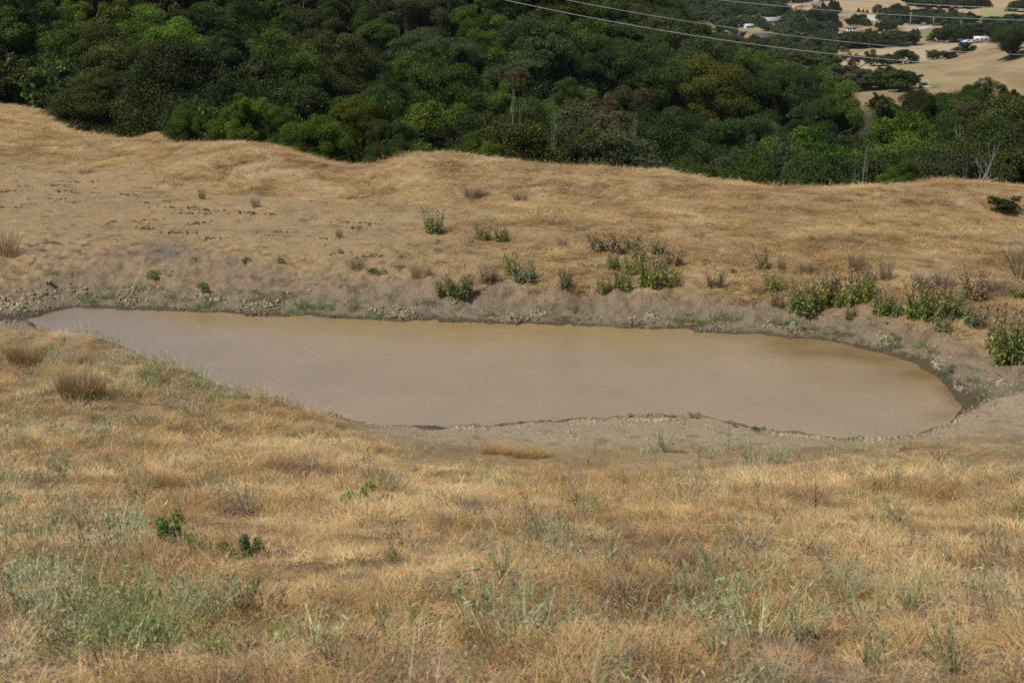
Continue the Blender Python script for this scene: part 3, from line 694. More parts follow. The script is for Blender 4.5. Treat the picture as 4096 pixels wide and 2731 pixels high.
for i in range(4):
    mb = MB()
    limb(mb, rng, (0, 0, -.1), (rng.normal(0, .1), rng.normal(0, .1), 1), 1.15, .045, 4, .62, .3)
    v = np.concatenate(mb.v); rr = np.percentile(np.hypot(v[:, 0], v[:, 1]), 95); mb.v = [q*[1/rr, 1/rr, 2.0/v[:, 2].max()] for q in mb.v]
    DEAD.append(mb.mesh('dead_branches', M_grey, True))
CLR = {'dark': (0.0441, 0.0654, 0.0152), 'olive': (0.0646, 0.0851, 0.0175), 'green': (0.0654, 0.1026, 0.0144), 'bright': (0.0897, 0.1444, 0.0152), 'grey': (0.0669, 0.0836, 0.0319), 'yellow': (0.1026, 0.1277, 0.0167), 'black': (0.0304, 0.0426, 0.0122), 'rust': (0.12, 0.085, 0.045), 'tan': (0.16, 0.12, 0.065), 'fargreen': (0.075, 0.098, 0.042)}
CNAME = {'dark': 'dark green', 'olive': 'olive green', 'green': 'mid green', 'bright': 'bright green', 'grey': 'grey green', 'yellow': 'yellowish green', 'black': 'very dark green', 'rust': 'rust brown', 'tan': 'tan brown', 'fargreen': 'soft green'}
NAMEOF = {'dome': 'oak_tree', 'tall': 'broadleaf_tree', 'ragged': 'dying_tree', 'far': 'oak_tree', 'fartall': 'broadleaf_tree', 'cone': 'conifer_tree'}
TR = np.random.default_rng(404)
def tree(loc, R, H, kind, clr, label, group=None, sink=0.0, rz=None):
    o = empty(NAMEOF[kind], (loc[0], loc[1], loc[2]-sink)); o.rotation_euler = (TR.normal(0, .04), TR.normal(0, .04), TR.uniform(0, 6.28) if rz is None else rz)
    o.scale = (R*TR.uniform(.92, 1.1), R*TR.uniform(.92, 1.1), (H+sink)/2.0)
    k = min(1, 2.5*R/(H+sink)); c = obj('crown', CR[kind][TR.integers(len(CR[kind]))], o, (0, 0, 2-2*k)); c.scale = (1, 1, k)
    k = np.array(CLR[clr])*TR.uniform(.82, 1.2)*(1+TR.normal(0, .06, 3)); c.color = (*k, 1)
    obj('trunk', TRK[TR.integers(3)], o)
    tag(o, label, 'tree', group); return o
def bare(loc, H, i, label, group=None, R=1.0, leaf=None):
    o = empty('dead_tree', loc); o.rotation_euler = (0, 0, TR.uniform(0, 6.28)); o.scale = (R, R, H/2.0)
    obj('branches', DEAD[i % 4], o)
    if leaf:
        k = min(1, 1.9*R/H); c = obj('crown', CR['ragged'][i % 2], o, (0, 0, 2-2*k)); c.scale = (1, 1, k); c.color = (*CLR[leaf], 1)
    tag(o, label, 'tree', group); return o
def tree_px(px, Y, wpx, top, kind, clr, label, group=None, low=0.0):
    x, y, z = on_px(px, Y); D = math.hypot(y, z)
    zt = tz_from(px, top, Y)[1]; return tree((x, y, z), wpx/2/FP*D, max(zt-z, 1.0), kind, clr, label, group, low)

# trees one can name along the edge of the wood
tree_px(420, 117, 370, 285, 'dome', 'olive', 'broad domed oak standing alone on the dry slope at left, casting shadow', None, .9)
tree_px(748, 97, 150, 425, 'tall', 'green', 'small rounded tree in the grass gap right of the lone domed oak', None, .6)
tree_px(1000, 86, 205, 382, 'tall', 'bright', 'bright green leafy tree rising behind the left grassy mound', None, .8)
tree_px(1130, 92, 180, 440, 'dome', 'olive', 'olive bushy tree beside the bright green tree behind the left mound', None, .8)
tree_px(1265, 84, 250, 470, 'tall', 'bright', 'broad bright green tree filling the dip between the two grassy mounds', None, .8)
tree_px(1430, 86, 190, 395, 'tall', 'yellow', 'yellowish green tree with pale trunk in the dip between the mounds', None, .8)
tree_px(1570, 84, 175, 480, 'dome', 'dark', 'dark round oak just left of the second grassy mound', None, .8)
tree_px(1915, 79, 210, 545, 'tall', 'bright', 'low bright green bushy tree peeking over the right of the second mound', None, .8)
tree_px(3585, 78, 215, 640, 'tall', 'green', 'fresh green rounded tree alone at the grass crest on the right', None, .8)
tree_px(3235, 66, 150, 742, 'dome', 'bright', 'low lime green shrub topping the dip of the right crest', None, .2)
tree_px(3395, 66, 90, 752, 'dome', 'bright', 'tiny lime green shrub just right of the low lime shrub on the crest', None, .2)
tree_px(3875, 150, 185, 322, 'tall', 'dark', 'tall dark tree standing above the right forest edge before the hill', None, .8)
tree_px(4010, 160, 120, 345, 'tall', 'dark', 'second tall dark tree right of the tallest at the forest edge', None, .8)
tree_px(3640, 152, 170, 365, 'dome', 'dark', 'dark dense tree on the right forest edge below the grassy hill', None, .8)
tree_px(3500, 165, 60, 372, 'tall', 'dark', 'slim dark tree sticking up at the forest edge before the straw gap', None, .8)

tree_px(30, 132, 150, 300, 'dome', 'black', 'very dark oak at the far left where the wood meets the dry slope', None, .8)
tree_px(150, 131, 170, 290, 'dome', 'dark', 'dark green oak left of the lone domed oak on the wood edge', None, .8)
tree_px(250, 136, 150, 270, 'tall', 'black', 'very dark leafy tree directly behind the left side of the lone domed oak', None, .8)
tree_px(640, 146, 200, 300, 'dome', 'black', 'very dark oak in the shade behind the gap right of the lone oak', None, .8)
tree_px(850, 112, 170, 440, 'dome', 'dark', 'dark low oak between the small rounded tree and the bright green one', None, .8)
# the rest of the wood, row by row up the hillside
ROWDEF = [(84, 4.8, 1750, 7.5, 9.6), (93, 5.2, 1080, 8.0, 11.0), (104, 5.6, 1000, 8.5, 12), (116, 6.0, 800, 8, 12), (130, 6.4, 700, 8, 12), (146, 6.8, -150, 8, 11.5), (164, 7.2, -150, 8, 12), (184, 7.6, -150, 8.5, 12.5), (203, 7.8, -150, 9, 13), (222, 8.2, -150, 9.5, 13), (241, 8.6, -150, 9.5, 13.5), (260, 9.2, -150, 10, 14), (280, 10, -150, 10, 14)]
KN = {'dome': 'oak', 'tall': 'leafy tree'}
for ri, (Y, sp, p0, h0, h1) in enumerate(ROWDEF):
    step = sp/Y*FP*.93; px = p0+TR.uniform(0, step); k = 0
    while px < 4230:
        q = px+TR.normal(0, step*.16); y = Y+TR.normal(0, sp*.24); px += step
        x, y, z = on_px(q, y); _, s_ = base(x, y); s_ = s_[0]
        if s_ > 16.08: continue
        if q > 3330 and Y > 170: continue
        if 3400 < q < 3480 and Y > 125: continue
        if q > 3330 and Y > 120: h_cap = 12
        else: h_cap = 99
        if q < 700 and Y < 130: continue
        if Y < 100 and any(abs(q-w_) < d_ for w_, d_ in ((1000, 110), (1265, 130), (1430, 100), (1570, 90), (1915, 105), (3585, 115))): continue
        H = min(TR.uniform(h0, h1), h_cap); kind = 'dome' if TR.uniform() < .58 else 'tall'
        sil = np.interp(q, [2330,2560,2600,2760,2823,2943,3064,3172,3300,3395,3500,4200], [-300,-60,35,90,130,184,224,244,296,368,368,372])+TR.uniform(-6, 14)
        H = min(H, tz_from(q, sil, y)[1]-z)
        if H < 3.5: continue
        R = min(H*(TR.uniform(.46, .62) if kind == 'dome' else TR.uniform(.38, .50)), sp*.98)
        u = TR.uniform(); yl = perlin(np.array([x/26.]), np.array([y/26.]), 301)[0]
        if kind == 'dome': clr = 'dark' if u < .45 else 'olive' if u < .72 else 'grey' if u < .92 else 'black'
        else: clr = 'green' if u < .5 else 'bright' if u < .5+.18*(yl > 0)+.10 else 'yellow' if u < .82 else 'dark'
        if Y < 105 and q > 1950: clr = {'bright': 'olive', 'yellow': 'grey'}.get(clr, clr)
        tree((x, y, z), R, H, kind, clr, '%s %s, %s from left, %s row of woods above crest' % (CNAME[clr], KN[kind], ORD[k] if k < len(ORD) else 'far', ORD[ri]), 'trees of the wooded ravine and hillside', .8)
        k += 1
# dead and browned trees among them
for i, (px, Y, top, wide, leaf, lab) in enumerate([
    (2410, 118, 378, 100, 'rust', 'rust brown dead tree, left one of the browned pair above the crest'),
    (2530, 122, 355, 85, 'rust', 'rust brown dead tree leaning right, upper one of the browned trees'),
    (2425, 100, 450, 120, 'tan', 'tan brown dead tree directly below the rust brown pair'),
    (2055, 140, 272, 110, 'rust', 'orange tinged dying tree in the middle of the woods'),
    (3800, 112, 405, 90, 'rust', 'brown dying tree in the right woods below the tall dark tree'),
    (2195, 88, 365, 55, None, 'bare grey dead tree standing upright in the middle of the woods'),
    (3375, 80, 500, 75, None, 'bleached bare dead tree, left one of the pale pair on the right'),
    (3440, 79, 530, 95, None, 'bleached bare dead tree, right one of the pale pair on the right'),
    (3760, 81, 520, 80, None, 'pale bare snag among green trees right of the bleached pair'),
    (3850, 80, 515, 180, None, 'broad spreading pale dead tree in the right woods'),
    (4005, 77, 610, 70, None, 'thin bare grey tree close behind the crest at the right edge'),
    (3990, 140, 350, 110, None, 'bare grey tree beside the tall dark trees at the forest edge'),
    (1985, 190, 150, 140, None, 'grey tangled dead tree high on the wooded hillside'),
    (2170, 200, 135, 90, None, 'pale leaning dead trunk high on the wooded hillside'),
    (1990, 225, 20, 150, None, 'whitish dead branches near the top of the wooded hill'),
    (40, 170, 60, 90, None, 'bare grey trunk at the upper left corner of the woods')]):
    x, y, z = on_px(px, Y); zt = tz_from(px, top, Y)[1]; bare((x, y, z), max(zt-z, 2), i, lab, 'dead trees in the woods', wide/2/FP*math.hypot(y, z), leaf)

# brush under and between the trees, and the far mass of valley wood
C_brush = protos('brush', [crown(rng, 1500, 'dome', .15, True).mesh('brush', foliage_mat('brush_%d' % i, .28, 'inst', .6)) for i in range(3)])
n = 5200
y = sample_y(n, 82, 300, lambda y: np.ones_like(y), TR); x = TR.uniform(-.43, .43, n)*y
z, s = ground(x, y); px, py = project(x, y, z)
keep = (s > 12.3) & (s < 16.1) & ~((px > 3330) & (y > 165)) & ~((px < 760) & (s < 13.15)) & ~((px > 3380) & (px < 3500) & (y > 125))
x, y, z = x[keep], y[keep], z[keep]; n = len(x); sc = TR.uniform(.8, 2.4, n)
ti = np.array([.056, .078, .018])*TR.uniform(.6, 1.5, (n, 1))*(1+TR.normal(0, .12, (n, 3)))
scatter('undergrowth', C_brush, np.c_[x, y, z-.2], np.c_[np.zeros(n), np.zeros(n), TR.uniform(0, 6.28, n)], np.c_[sc, sc, sc*TR.uniform(.6, 1.2, n)], ti, TR.integers(0, 3, n), 'leafy undergrowth filling the floor of the wood')
n = 2600
y = sample_y(n, 480, 1120, lambda y: np.ones_like(y), TR); x = TR.uniform(.06, .30, n)*y
z, s = ground(x, y); px, py = project(x, y, z)
openg = inpoly(px, py, [(2710,100),(2990,112),(3000,128),(2780,138),(2710,138)]) | inpoly(px, py, [(3040,70),(3130,70),(3150,100),(3130,124),(3050,124)]) | inpoly(px, py, [(3130,20),(3340,5),(3340,56),(3130,66)]) | inpoly(px, py, [(2960,96),(3030,96),(3030,138),(2960,138)]) | inpoly(px, py, [(2990,130),(3110,130),(3110,188),(2990,188)]) | inpoly(px, py, [(3360,104),(3480,104),(3480,160),(3360,160)]) | inpoly(px, py, [(3190,136),(3270,136),(3270,178),(3190,178)])
keep = (px < 3330) & (px > 2480) & (py < 262) & ~openg & ((fbm(x/40, y/40, 241, 3) > -.12))
x, y, z = x[keep], y[keep], z[keep]; n = len(x); sc = TR.uniform(1.7, 3.4, n)
ti = np.array([.068, .098, .040])*TR.uniform(.55, 1.45, (n, 1))*(1+TR.normal(0, .12, (n, 3)))
scatter('valley_woodland', C_brush, np.c_[x, y, z-.3], np.c_[np.zeros(n), np.zeros(n), TR.uniform(0, 6.28, n)], np.c_[sc, sc, sc*TR.uniform(.6, 1.1, n)], ti, TR.integers(0, 3, n), 'far mass of low valley woodland between the houses')

# ------------------------------------------------------------------ valley trees
def vtree(px, py, wpx, hpx, kind, clr, label, group=None, ymin=310):
    x, y, z = pick(px, py, ymin); D = math.hypot(y, z)
    return tree((x, y, z), wpx/2/FP*D, hpx/FP*D, kind, clr, label, group, .15*hpx/FP*D)
vtree(3620, 258, 92, 56, 'far', 'olive', 'single round oak on the pale field edge below the wires')
vtree(4050, 232, 175, 125, 'dome', 'dark', 'large spreading oak on the dry hillside at the right edge')
vtree(3425, 288, 130, 88, 'ragged', 'grey', 'ragged half dead oak with bare limbs at the foot of the dry hill')
def vline(name, pts, step, w0, w1, h0, h1, clrs, where, kinds=('far', 'fartall'), jit=4, ymin=310):
    P_ = np.array(pts, float); seg = np.linalg.norm(np.diff(P_, axis=0), axis=1); L_ = np.concatenate([[0], np.cumsum(seg)])
    k = 0; d = TR.uniform(0, step*.5)
    while d < L_[-1]:
        px = np.interp(d, L_, P_[:, 0])+TR.normal(0, jit*.5); py = np.interp(d, L_, P_[:, 1])+TR.normal(0, jit)
        u = TR.uniform(); c = clrs[TR.integers(len(clrs))]; kd = kinds[TR.integers(len(kinds))]
        kn = {'far': 'oak', 'fartall': 'leafy tree', 'cone': 'conifer'}[kd]
        vtree(px, py, TR.uniform(w0, w1)*1.12, TR.uniform(h0, h1)*1.08, kd, c, '%s %s, %s from left %s' % (CNAME[c], kn, ORD[min(k, len(ORD)-1)], where), name, ymin)
        d += step*TR.uniform(.68, 1.02); k += 1
dk = ('dark', 'dark', 'fargreen', 'black'); mx_ = ('dark', 'fargreen', 'olive', 'grey', 'green'); 
vline('tree belt below the dry hill', [(3310,345),(3400,360),(3500,365),(3640,358)], 44, 75, 100, 58, 85, ('green', 'dark', 'fargreen'), 'in the belt below the dry hill')
vline('tree belt below the dry hill', [(3060,300),(3160,320),(3260,335)], 42, 70, 95, 50, 70, mx_, 'in the lower belt beside the wooded hill')
vline('bushes at the field edge', [(3490,268),(3530,262),(3560,262)], 32, 50, 62, 32, 42, ('olive', 'green'), 'in the clump beside the ragged oak', ('far',), 3)
vline('bushes at the field edge', [(3715,245),(3740,240),(3790,236),(3830,222),(3890,205)], 42, 48, 62, 24, 36, ('olive', 'grey', 'green'), 'of the bushes on the dry hill brow', ('far',), 2)
vline('trees along the near side of the field', [(2960,240),(3060,250),(3160,258),(3260,262),(3330,272)], 38, 60, 84, 40, 56, mx_, 'in the row left of the pale field')
vline('trees along the near side of the field', [(2880,205),(2980,216),(3100,224),(3210,222),(3300,210)], 36, 58, 80, 42, 58, mx_, 'in the second row left of the pale field')
vline('creekside trees behind the field', [(3010,206),(3120,206),(3230,200),(3330,196),(3450,190),(3560,185),(3680,178)], 34, 54, 78, 42, 60, mx_, 'in the creekside row behind the pale field')
vline('creekside trees behind the field', [(3150,182),(3220,186),(3300,184),(3420,182),(3540,168),(3620,160)], 34, 50, 72, 30, 42, mx_, 'in the upper creekside row behind the field')
vline('dark oaks right of the meadow', [(3740,172),(3800,172),(3880,160),(3950,150),(4020,140),(4090,130)], 38, 66, 90, 46, 62, dk, 'in the dark oaks right of the meadow', ('far',))
vline('dark oaks right of the meadow', [(3960,122),(4030,112),(4100,100)], 38, 66, 84, 38, 50, dk, 'in the upper dark oaks by the right edge', ('far',))
vline('trees behind the valley road', [(3540,84),(3600,88),(3700,97),(3790,104),(3870,108)], 28, 44, 62, 30, 44, mx_, 'in the row behind the valley road')
vline('trees behind the valley road', [(3520,60),(3600,66),(3700,72),(3800,80),(3910,90)], 28, 42, 60, 28, 40, dk, 'in the second row behind the valley road')
vline('oaks on the dry hill above the road', [(3620,20),(3680,28),(3760,34),(3850,34),(3960,30)], 32, 50, 70, 28, 40, dk, 'on the dry hill above the road', ('far',))
vline('oaks on the dry hill above the road', [(3640,0),(3720,4),(3820,6),(3920,6)], 36, 50, 70, 26, 36, dk, 'in the top row on the dry hill', ('far',))
vline('oaks on the dry hill above the road', [(4050,48),(4100,50)], 40, 60, 74, 40, 46, dk, 'in the dark pair at the top right corner', ('far',))
vline('young conifers by the drive', [(3433,50),(3452,52),(3474,55)], 20, 10, 13, 13, 17, ('black',), 'of the small conifers by the drive', ('cone',), .5)
vline('conifers by the white houses', [(3270,66),(3292,62),(3312,58),(3335,56),(3352,52)], 17, 26, 36, 38, 52, ('black', 'dark'), 'of the tall conifers right of the white houses', ('cone',), 2)
vline('conifers by the white houses', [(3240,108),(3280,112),(3320,112),(3360,100)], 26, 48, 66, 44, 66, ('black', 'dark'), 'in the dark grove above the white house', ('far', 'cone'))
vline('trees round the houses', [(3400,110),(3440,104),(3480,108)], 30, 40, 56, 28, 38, dk, 'behind the white and red house', ('far',))
vline('trees round the houses', [(3520,128),(3580,118),(3610,126)], 34, 38, 54, 28, 38, mx_, 'between the white house and the meadow', ('far',))
vline('trees round the houses', [(3135,134),(3170,132),(3215,126),(3260,130),(3300,128)], 32, 46, 60, 30, 42, mx_, 'in the row between barn and white house')
vline('trees round the houses', [(2880,168),(2930,176),(2990,184),(3050,190)], 34, 48, 62, 26, 34, mx_, 'below the dark barn')
vline('trees round the houses', [(3022,104),(3030,112)], 18, 34, 44, 24, 30, ('grey', 'olive'), 'in front of the pale blue shed', ('far',), 2)
vline('trees round the houses', [(2880,112),(2930,118),(2950,112)], 30, 44, 58, 28, 36, mx_, 'beside the pole left of the blue shed')
vline('valley trees above the wooded hill', [(2590,60),(2640,72),(2680,82)], 30, 46, 62, 36, 48, mx_, 'in the valley edge of the wooded hill')
vline('valley trees above the wooded hill', [(2600,30),(2680,52),(2760,72),(2850,82),(2930,80),(3000,72)], 28, 42, 62, 32, 46, mx_, 'in the row above the dark roofed house')
vline('valley trees above the wooded hill', [(2580,10),(2680,24),(2780,40),(2880,52),(2980,58),(3080,64),(3150,58)], 28, 42, 62, 32, 46, mx_, 'in row two above the dark roofed house')
vline('valley trees above the wooded hill', [(2620,-6),(2720,6),(2820,18),(2920,30),(3020,40),(3110,40)], 28, 42, 62, 30, 44, mx_, 'in row three above the dark roofed house')
vline('valley trees above the wooded hill', [(2760,-4),(2860,2),(2960,10),(3060,18),(3120,22)], 28, 42, 58, 30, 40, mx_, 'of the trees left of the orange bungalow')

# ------------------------------------------------------------------ houses, poles and road in the valley
MW = {k: plain('wall_'+k, c, .8, .2, .12, .6) for k, c in {'yellow': (.72, .62, .36), 'blue': (.42, .60, .72), 'white': (.78, .77, .74), 'grey': (.22, .21, .20), 'brown': (.22, .16, .12), 'red': (.32, .06, .05)}.items()}
MR = {k: plain('roof_'+k, c, .55, .3, .15, 1.0) for k, c in {'metal': (.27, .285, .31), 'slate': (.055, .065, .085), 'shingle': (.17, .14, .12), 'orange': (.42, .22, .12), 'pale': (.42, .45, .48), 'sky': (.50, .63, .70)}.items()}
M_glass = plain('window_glass', (.03, .035, .04), .1, .5, .05)
M_trim = plain('door_paint', (.30, .26, .22), .6, .3, .1)
def house(name, px, py, wpx, hpx, depth, rh, rot, wall, roof, label, sizew=None, ymin=400, nwin=2):
    x, y, z = pick(px, py, ymin); D = math.hypot(y, z); w = wpx/FP*D; h = hpx/FP*D
    o = empty(name, (x, y, z)); o.rotation_euler = (0, 0, radians(rot)); d = depth*w; eh = h*(1-rh); ov = .05*w
    b_ = MB(); b_.box(-w/2, w/2, -d/2, d/2, -1.5, eh)
    b_.add([(-w/2, -d/2, eh+.01), (-w/2, d/2, eh+.01), (-w/2, 0, h-.05*h), (w/2, -d/2, eh+.01), (w/2, d/2, eh+.01), (w/2, 0, h-.05*h)], [(0, 3, 5, 2), (1, 2, 5, 4)], [(0, 2, 1), (3, 4, 5)])
    obj('wall', b_.mesh('wall', MW[wall]), o)
    r_ = MB(); a = w/2+ov; q = d/2+ov*1.4; lo = eh-.12*h*ov; tk = .18
    r_.add([(-a, -q, lo), (a, -q, lo), (a, 0, h), (-a, 0, h), (-a, q, lo), (a, q, lo)] + [(-a, -q, lo-tk), (a, -q, lo-tk), (a, 0, h-tk), (-a, 0, h-tk), (-a, q, lo-tk), (a, q, lo-tk)], [(0, 1, 2, 3), (3, 2, 5, 4), (7, 6, 9, 8), (8, 9, 10, 11), (6, 7, 1, 0), (4, 5, 11, 10), (9, 6, 0, 3), (10, 9, 3, 4), (7, 8, 2, 1), (8, 11, 5, 2)])
    obj('roof', r_.mesh('roof', MR[roof]), o)
    for i in range(nwin):
        cx = -w/2+w*(i+1)/(nwin+1.3); m_ = MB(); m_.box(cx-.06*w, cx+.06*w, -d/2-.06, -d/2+.05, eh*.4, eh*.8); obj('window', m_.mesh('window', M_glass), o)
    m_ = MB(); m_.box(w*.34, w*.34+.9, -d/2-.07, -d/2+.05, 0, min(2.1, eh*.8)); obj('door', m_.mesh('door', M_trim), o)
    tag(o, label, 'house'); return o
house('farm_barn', 3082, 95, 68, 24, .55, .45, 24, 'yellow', 'metal', 'yellow barn with grey metal roof among the valley trees', ymin=700)
house('garden_shed', 2995, 114, 34, 17, .5, .35, 18, 'blue', 'pale', 'small pale blue shed below and left of the yellow barn', ymin=600)
house('solar_barn', 3052, 158, 80, 23, .5, .62, 8, 'grey', 'slate', 'long dark slate roofed barn below the pale blue shed', ymin=550)
house('cottage', 2762, 110, 52, 19, .7, .5, -20, 'brown', 'slate', 'dark roofed brown cottage behind the wooded hill', ymin=600)
house('boat_shed', 3228, 152, 50, 15, .6, .6, 25, 'blue', 'sky', 'low light blue roofed shed beside the valley trees', ymin=550)
house('farmhouse', 3405, 130, 40, 26, .8, .25, -14, 'white', 'shingle', 'white farmhouse with red door right of the dark grove', ymin=600, nwin=3)
house('lean_to', 3432, 134, 36, 14, .7, .4, -14, 'white', 'shingle', 'low white outbuilding attached right of the white farmhouse', ymin=600, nwin=1)
house('bungalow', 3190, 30, 36, 11, .6, .5, 10, 'white', 'orange', 'small orange roofed bungalow near the top of the valley', ymin=800)
house('ranch_house', 3268, 24, 50, 16, .5, .5, -8, 'white', 'shingle', 'brown roofed ranch house at the top beside the dry hill', ymin=800)
house('garage', 3275, 29, 26, 11, .7, .5, -60, 'white', 'shingle', 'white garage in front of the brown roofed ranch house', ymin=800, nwin=1)
house('lodge', 3940, 104, 42, 34, .7, .45, 20, 'brown', 'slate', 'dark brown two storey lodge at right behind the road', ymin=600, nwin=3)
house('pump_house', 3302, 137, 24, 14, .8, .4, 10, 'blue', 'sky', 'tiny blue green hut half hidden by trees near the farmhouse', ymin=600, nwin=1)

M_pole = plain('pole_wood', (.34, .30, .26), .85, .1, .2)
def pole(px, py, hpx, label):
    x, y, z = pick(px, py, 420); D = math.hypot(y, z); h = hpx/FP*D
    o = empty('utility_pole', (x, y, z)); m_ = MB(); m_.tube([(0, 0, -.5), (0, 0, h*.5), (0, 0, h)], [.19, .17, .14], 7); obj('post', m_.mesh('post', M_pole), o)
    m_ = MB(); m_.box(-1.1, 1.1, -.22, -.14, h-.75, h-.55); obj('crossarm', m_.mesh('crossarm', M_pole), o)
    tag(o, label, 'utility pole', 'utility poles in the valley')
pole(2955, 97, 33, 'pale utility pole between trees left of the blue shed')
pole(3388, 84, 44, 'utility pole above the white farmhouse')
pole(3640, 106, 52, 'tallest utility pole standing before the trees by the road')
pole(3733, 108, 34, 'utility pole at the junction of road and side track')
pole(3843, 110, 26, 'short utility pole beside the road near the lodge')
pole(3137, 46, 20, 'small utility pole left of the orange roofed bungalow')
pole(3657, 62, 24, 'leaning pale pole among trees above the road')
pole(3508, 62, 18, 'short pole where the drive meets the road')

def strip(name, pts, wid, m, lift=.12, ymin=420):
    P_ = [pick(a, b_, ymin) for a, b_ in pts]; P2 = []
    for p, q in zip(P_[:-1], P_[1:]):
        for k in range(14): f = k/14; P2.append((p[0]*(1-f)+q[0]*f, p[1]*(1-f)+q[1]*f))
    P2.append(P_[-1][:2]); P2 = np.array(P2); d = unit(np.gradient(P2, axis=0)); nrm = np.c_[-d[:, 1], d[:, 0]]
    v = []
    for o_ in np.linspace(-1, 1, 5):
        q = P2+nrm*wid/2*o_; v.append(np.c_[q, ground(q[:, 0], q[:, 1])[0]+lift])
    v = np.stack(v, 1); n_ = len(P2); i = (np.arange(n_-1)[:, None]*5+np.arange(4)[None]).ravel()
    f = np.stack([i, i+1, i+6, i+5], 1); mb = MB(); mb.add(v.reshape(-1, 3), f)
    return kindof(obj(name, mb.mesh(name, m)), 'structure')
M_asph = plain('asphalt', (.16, .16, .165), .9, .1, .15, .3); M_grav = plain('pale_gravel', (.40, .36, .31), .95, .1, .2, .4)
strip('valley_road', [(3440,83),(3500,88),(3600,96),(3720,104),(3830,109),(3940,112),(4050,108)], 7, M_asph)
strip('side_track', [(3645,126),(3690,114),(3718,104)], 5, M_grav, .10)
strip('driveway', [(3500,86),(3490,72),(3480,62)], 6, M_grav, .10)
strip('house_drive', [(3160,52),(3205,44),(3240,36)], 7, M_grav, .10)

M_paint = {k: plain('paint_'+k, c, .3, .5, .05) for k, c in {'white': (.55, .56, .57), 'blue': (.05, .16, .55), 'grey': (.30, .31, .33), 'yellow': (.55, .40, .10)}.items()}
M_tyre = plain('tyre_rubber', (.02, .02, .02), .8, .1, .1)
CARM = {}
for k, mt in M_paint.items():
    m_ = MB(); pr = [(-2.2, .35), (2.2, .35), (2.2, .85), (1.3, .95), (.7, 1.45), (-1.0, 1.45), (-1.7, .95), (-2.2, .9)]
    v = [(x, y, z) for y in (-.85, .85) for x, z in pr]; n_ = len(pr)
    m_.add(v, [(i, (i+1) % n_, n_+(i+1) % n_, n_+i) for i in range(n_)], [(0, i+1, i) for i in range(1, n_-1)]+[(n_, n_+i, n_+i+1) for i in range(1, n_-1)]); CARM[k] = m_.mesh('body', mt)
m_ = MB(); m_.tube([(0, -.1, 0), (0, .1, 0)], [.33, .33], 12); WHL = m_.mesh('wheel', M_tyre)
m_ = MB(); m_.box(-.9, .6, -.87, .87, 1.0, 1.33); GLS = m_.mesh('window', M_glass)
def car(px, py, c, label, sc=1.0, rot=0, name='parked_car'):
    x, y, z = pick(px, py, 430); o = empty(name, (x, y, z+.14)); o.rotation_euler = (0, 0, radians(rot)); o.scale = (sc, sc, sc)
    obj('body', CARM[c], o); obj('window', GLS, o)
    for wx_ in (-1.35, 1.35):
        for wy in (-.78, .78): obj('wheel', WHL, o, (wx_, wy, .33))
    tag(o, label, 'car', 'vehicles in the valley')
car(3858, 174, 'blue', 'blue car at the left end of the row beyond the field', 1.1, 30)
car(3872, 176, 'white', 'white car second in the row beyond the field', 1.15, 5)
car(3892, 174, 'grey', 'grey car third in the row beyond the field', 1.1, 8)
car(3758, 103, 'white', 'white car driving on the valley road', 1.2, 4)
x, y, z = pick(3922, 172, 430); o = empty('camper_trailer', (x, y, z)); D = math.hypot(y, z)
m_ = MB(); m_.box(-3.4, 3.4, -1.15, 1.15, .55, 2.9); m_.box(-3.2, 3.2, -1.0, 1.0, 2.9, 3.05); obj('body', m_.mesh('body', M_paint['white']), o)
for i in (-2, 0, 2): m_ = MB(); m_.box(i-.5, i+.5, -1.19, -1.1, 1.5, 2.2); obj('window', m_.mesh('window', M_glass), o)
for i in (-1, 1): obj('wheel', WHL, o, (i*.5, -1.05, .33))
tag(o, 'white camper trailer parked at the right end of the row beyond the field', 'trailer', 'vehicles in the valley')
x, y, z = pick(3803, 172, 430); o = empty('loader', (x, y, z)); m_ = MB(); m_.box(-1.4, 1.4, -.9, .9, .6, 1.6); m_.box(-.5, .7, -.8, .8, 1.6, 2.7); obj('body', m_.mesh('body', M_paint['yellow']), o)
m_ = MB(); m_.box(-2.6, -1.5, -1.0, 1.0, .2, .8); obj('bucket', m_.mesh('bucket', M_paint['yellow']), o)
for i in (-1, 1):
    for j in (-.85, .85): w_o = obj('wheel', WHL, o, (i*.9, j, .5)); w_o.scale = (1.5, 1.5, 1.5)
tag(o, 'small yellow loader parked left of the blue car', 'loader', 'vehicles in the valley')
x, y, z = pick(3692, 349, 200, 470); m_ = MB(); m_.tube([(0, 0, -.2), (0, 0, .9)], [1.0, 1.0], 16); m_.tube([(0, 0, .9), (0, 0, .97)], [1.06, 1.06], 16)
tag(obj('water_tank', m_.mesh('water_tank', plain('dark_tank', (.04, .045, .045), .6)), None, (x, y, z)), 'small dark water tank in the green patch below the dry hill', 'tank')
x, y, z = pick(3712, 352, 200, 470); m_ = MB(); m_.box(-1.5, 1.5, -.5, .5, -.2, .45); m_.box(-1.4, 1.4, -.4, .4, .45, .5)
tag(obj('water_trough', m_.mesh('water_trough', MR['metal']), None, (x, y, z)), 'grey water trough right of the dark tank in the green patch', 'trough')

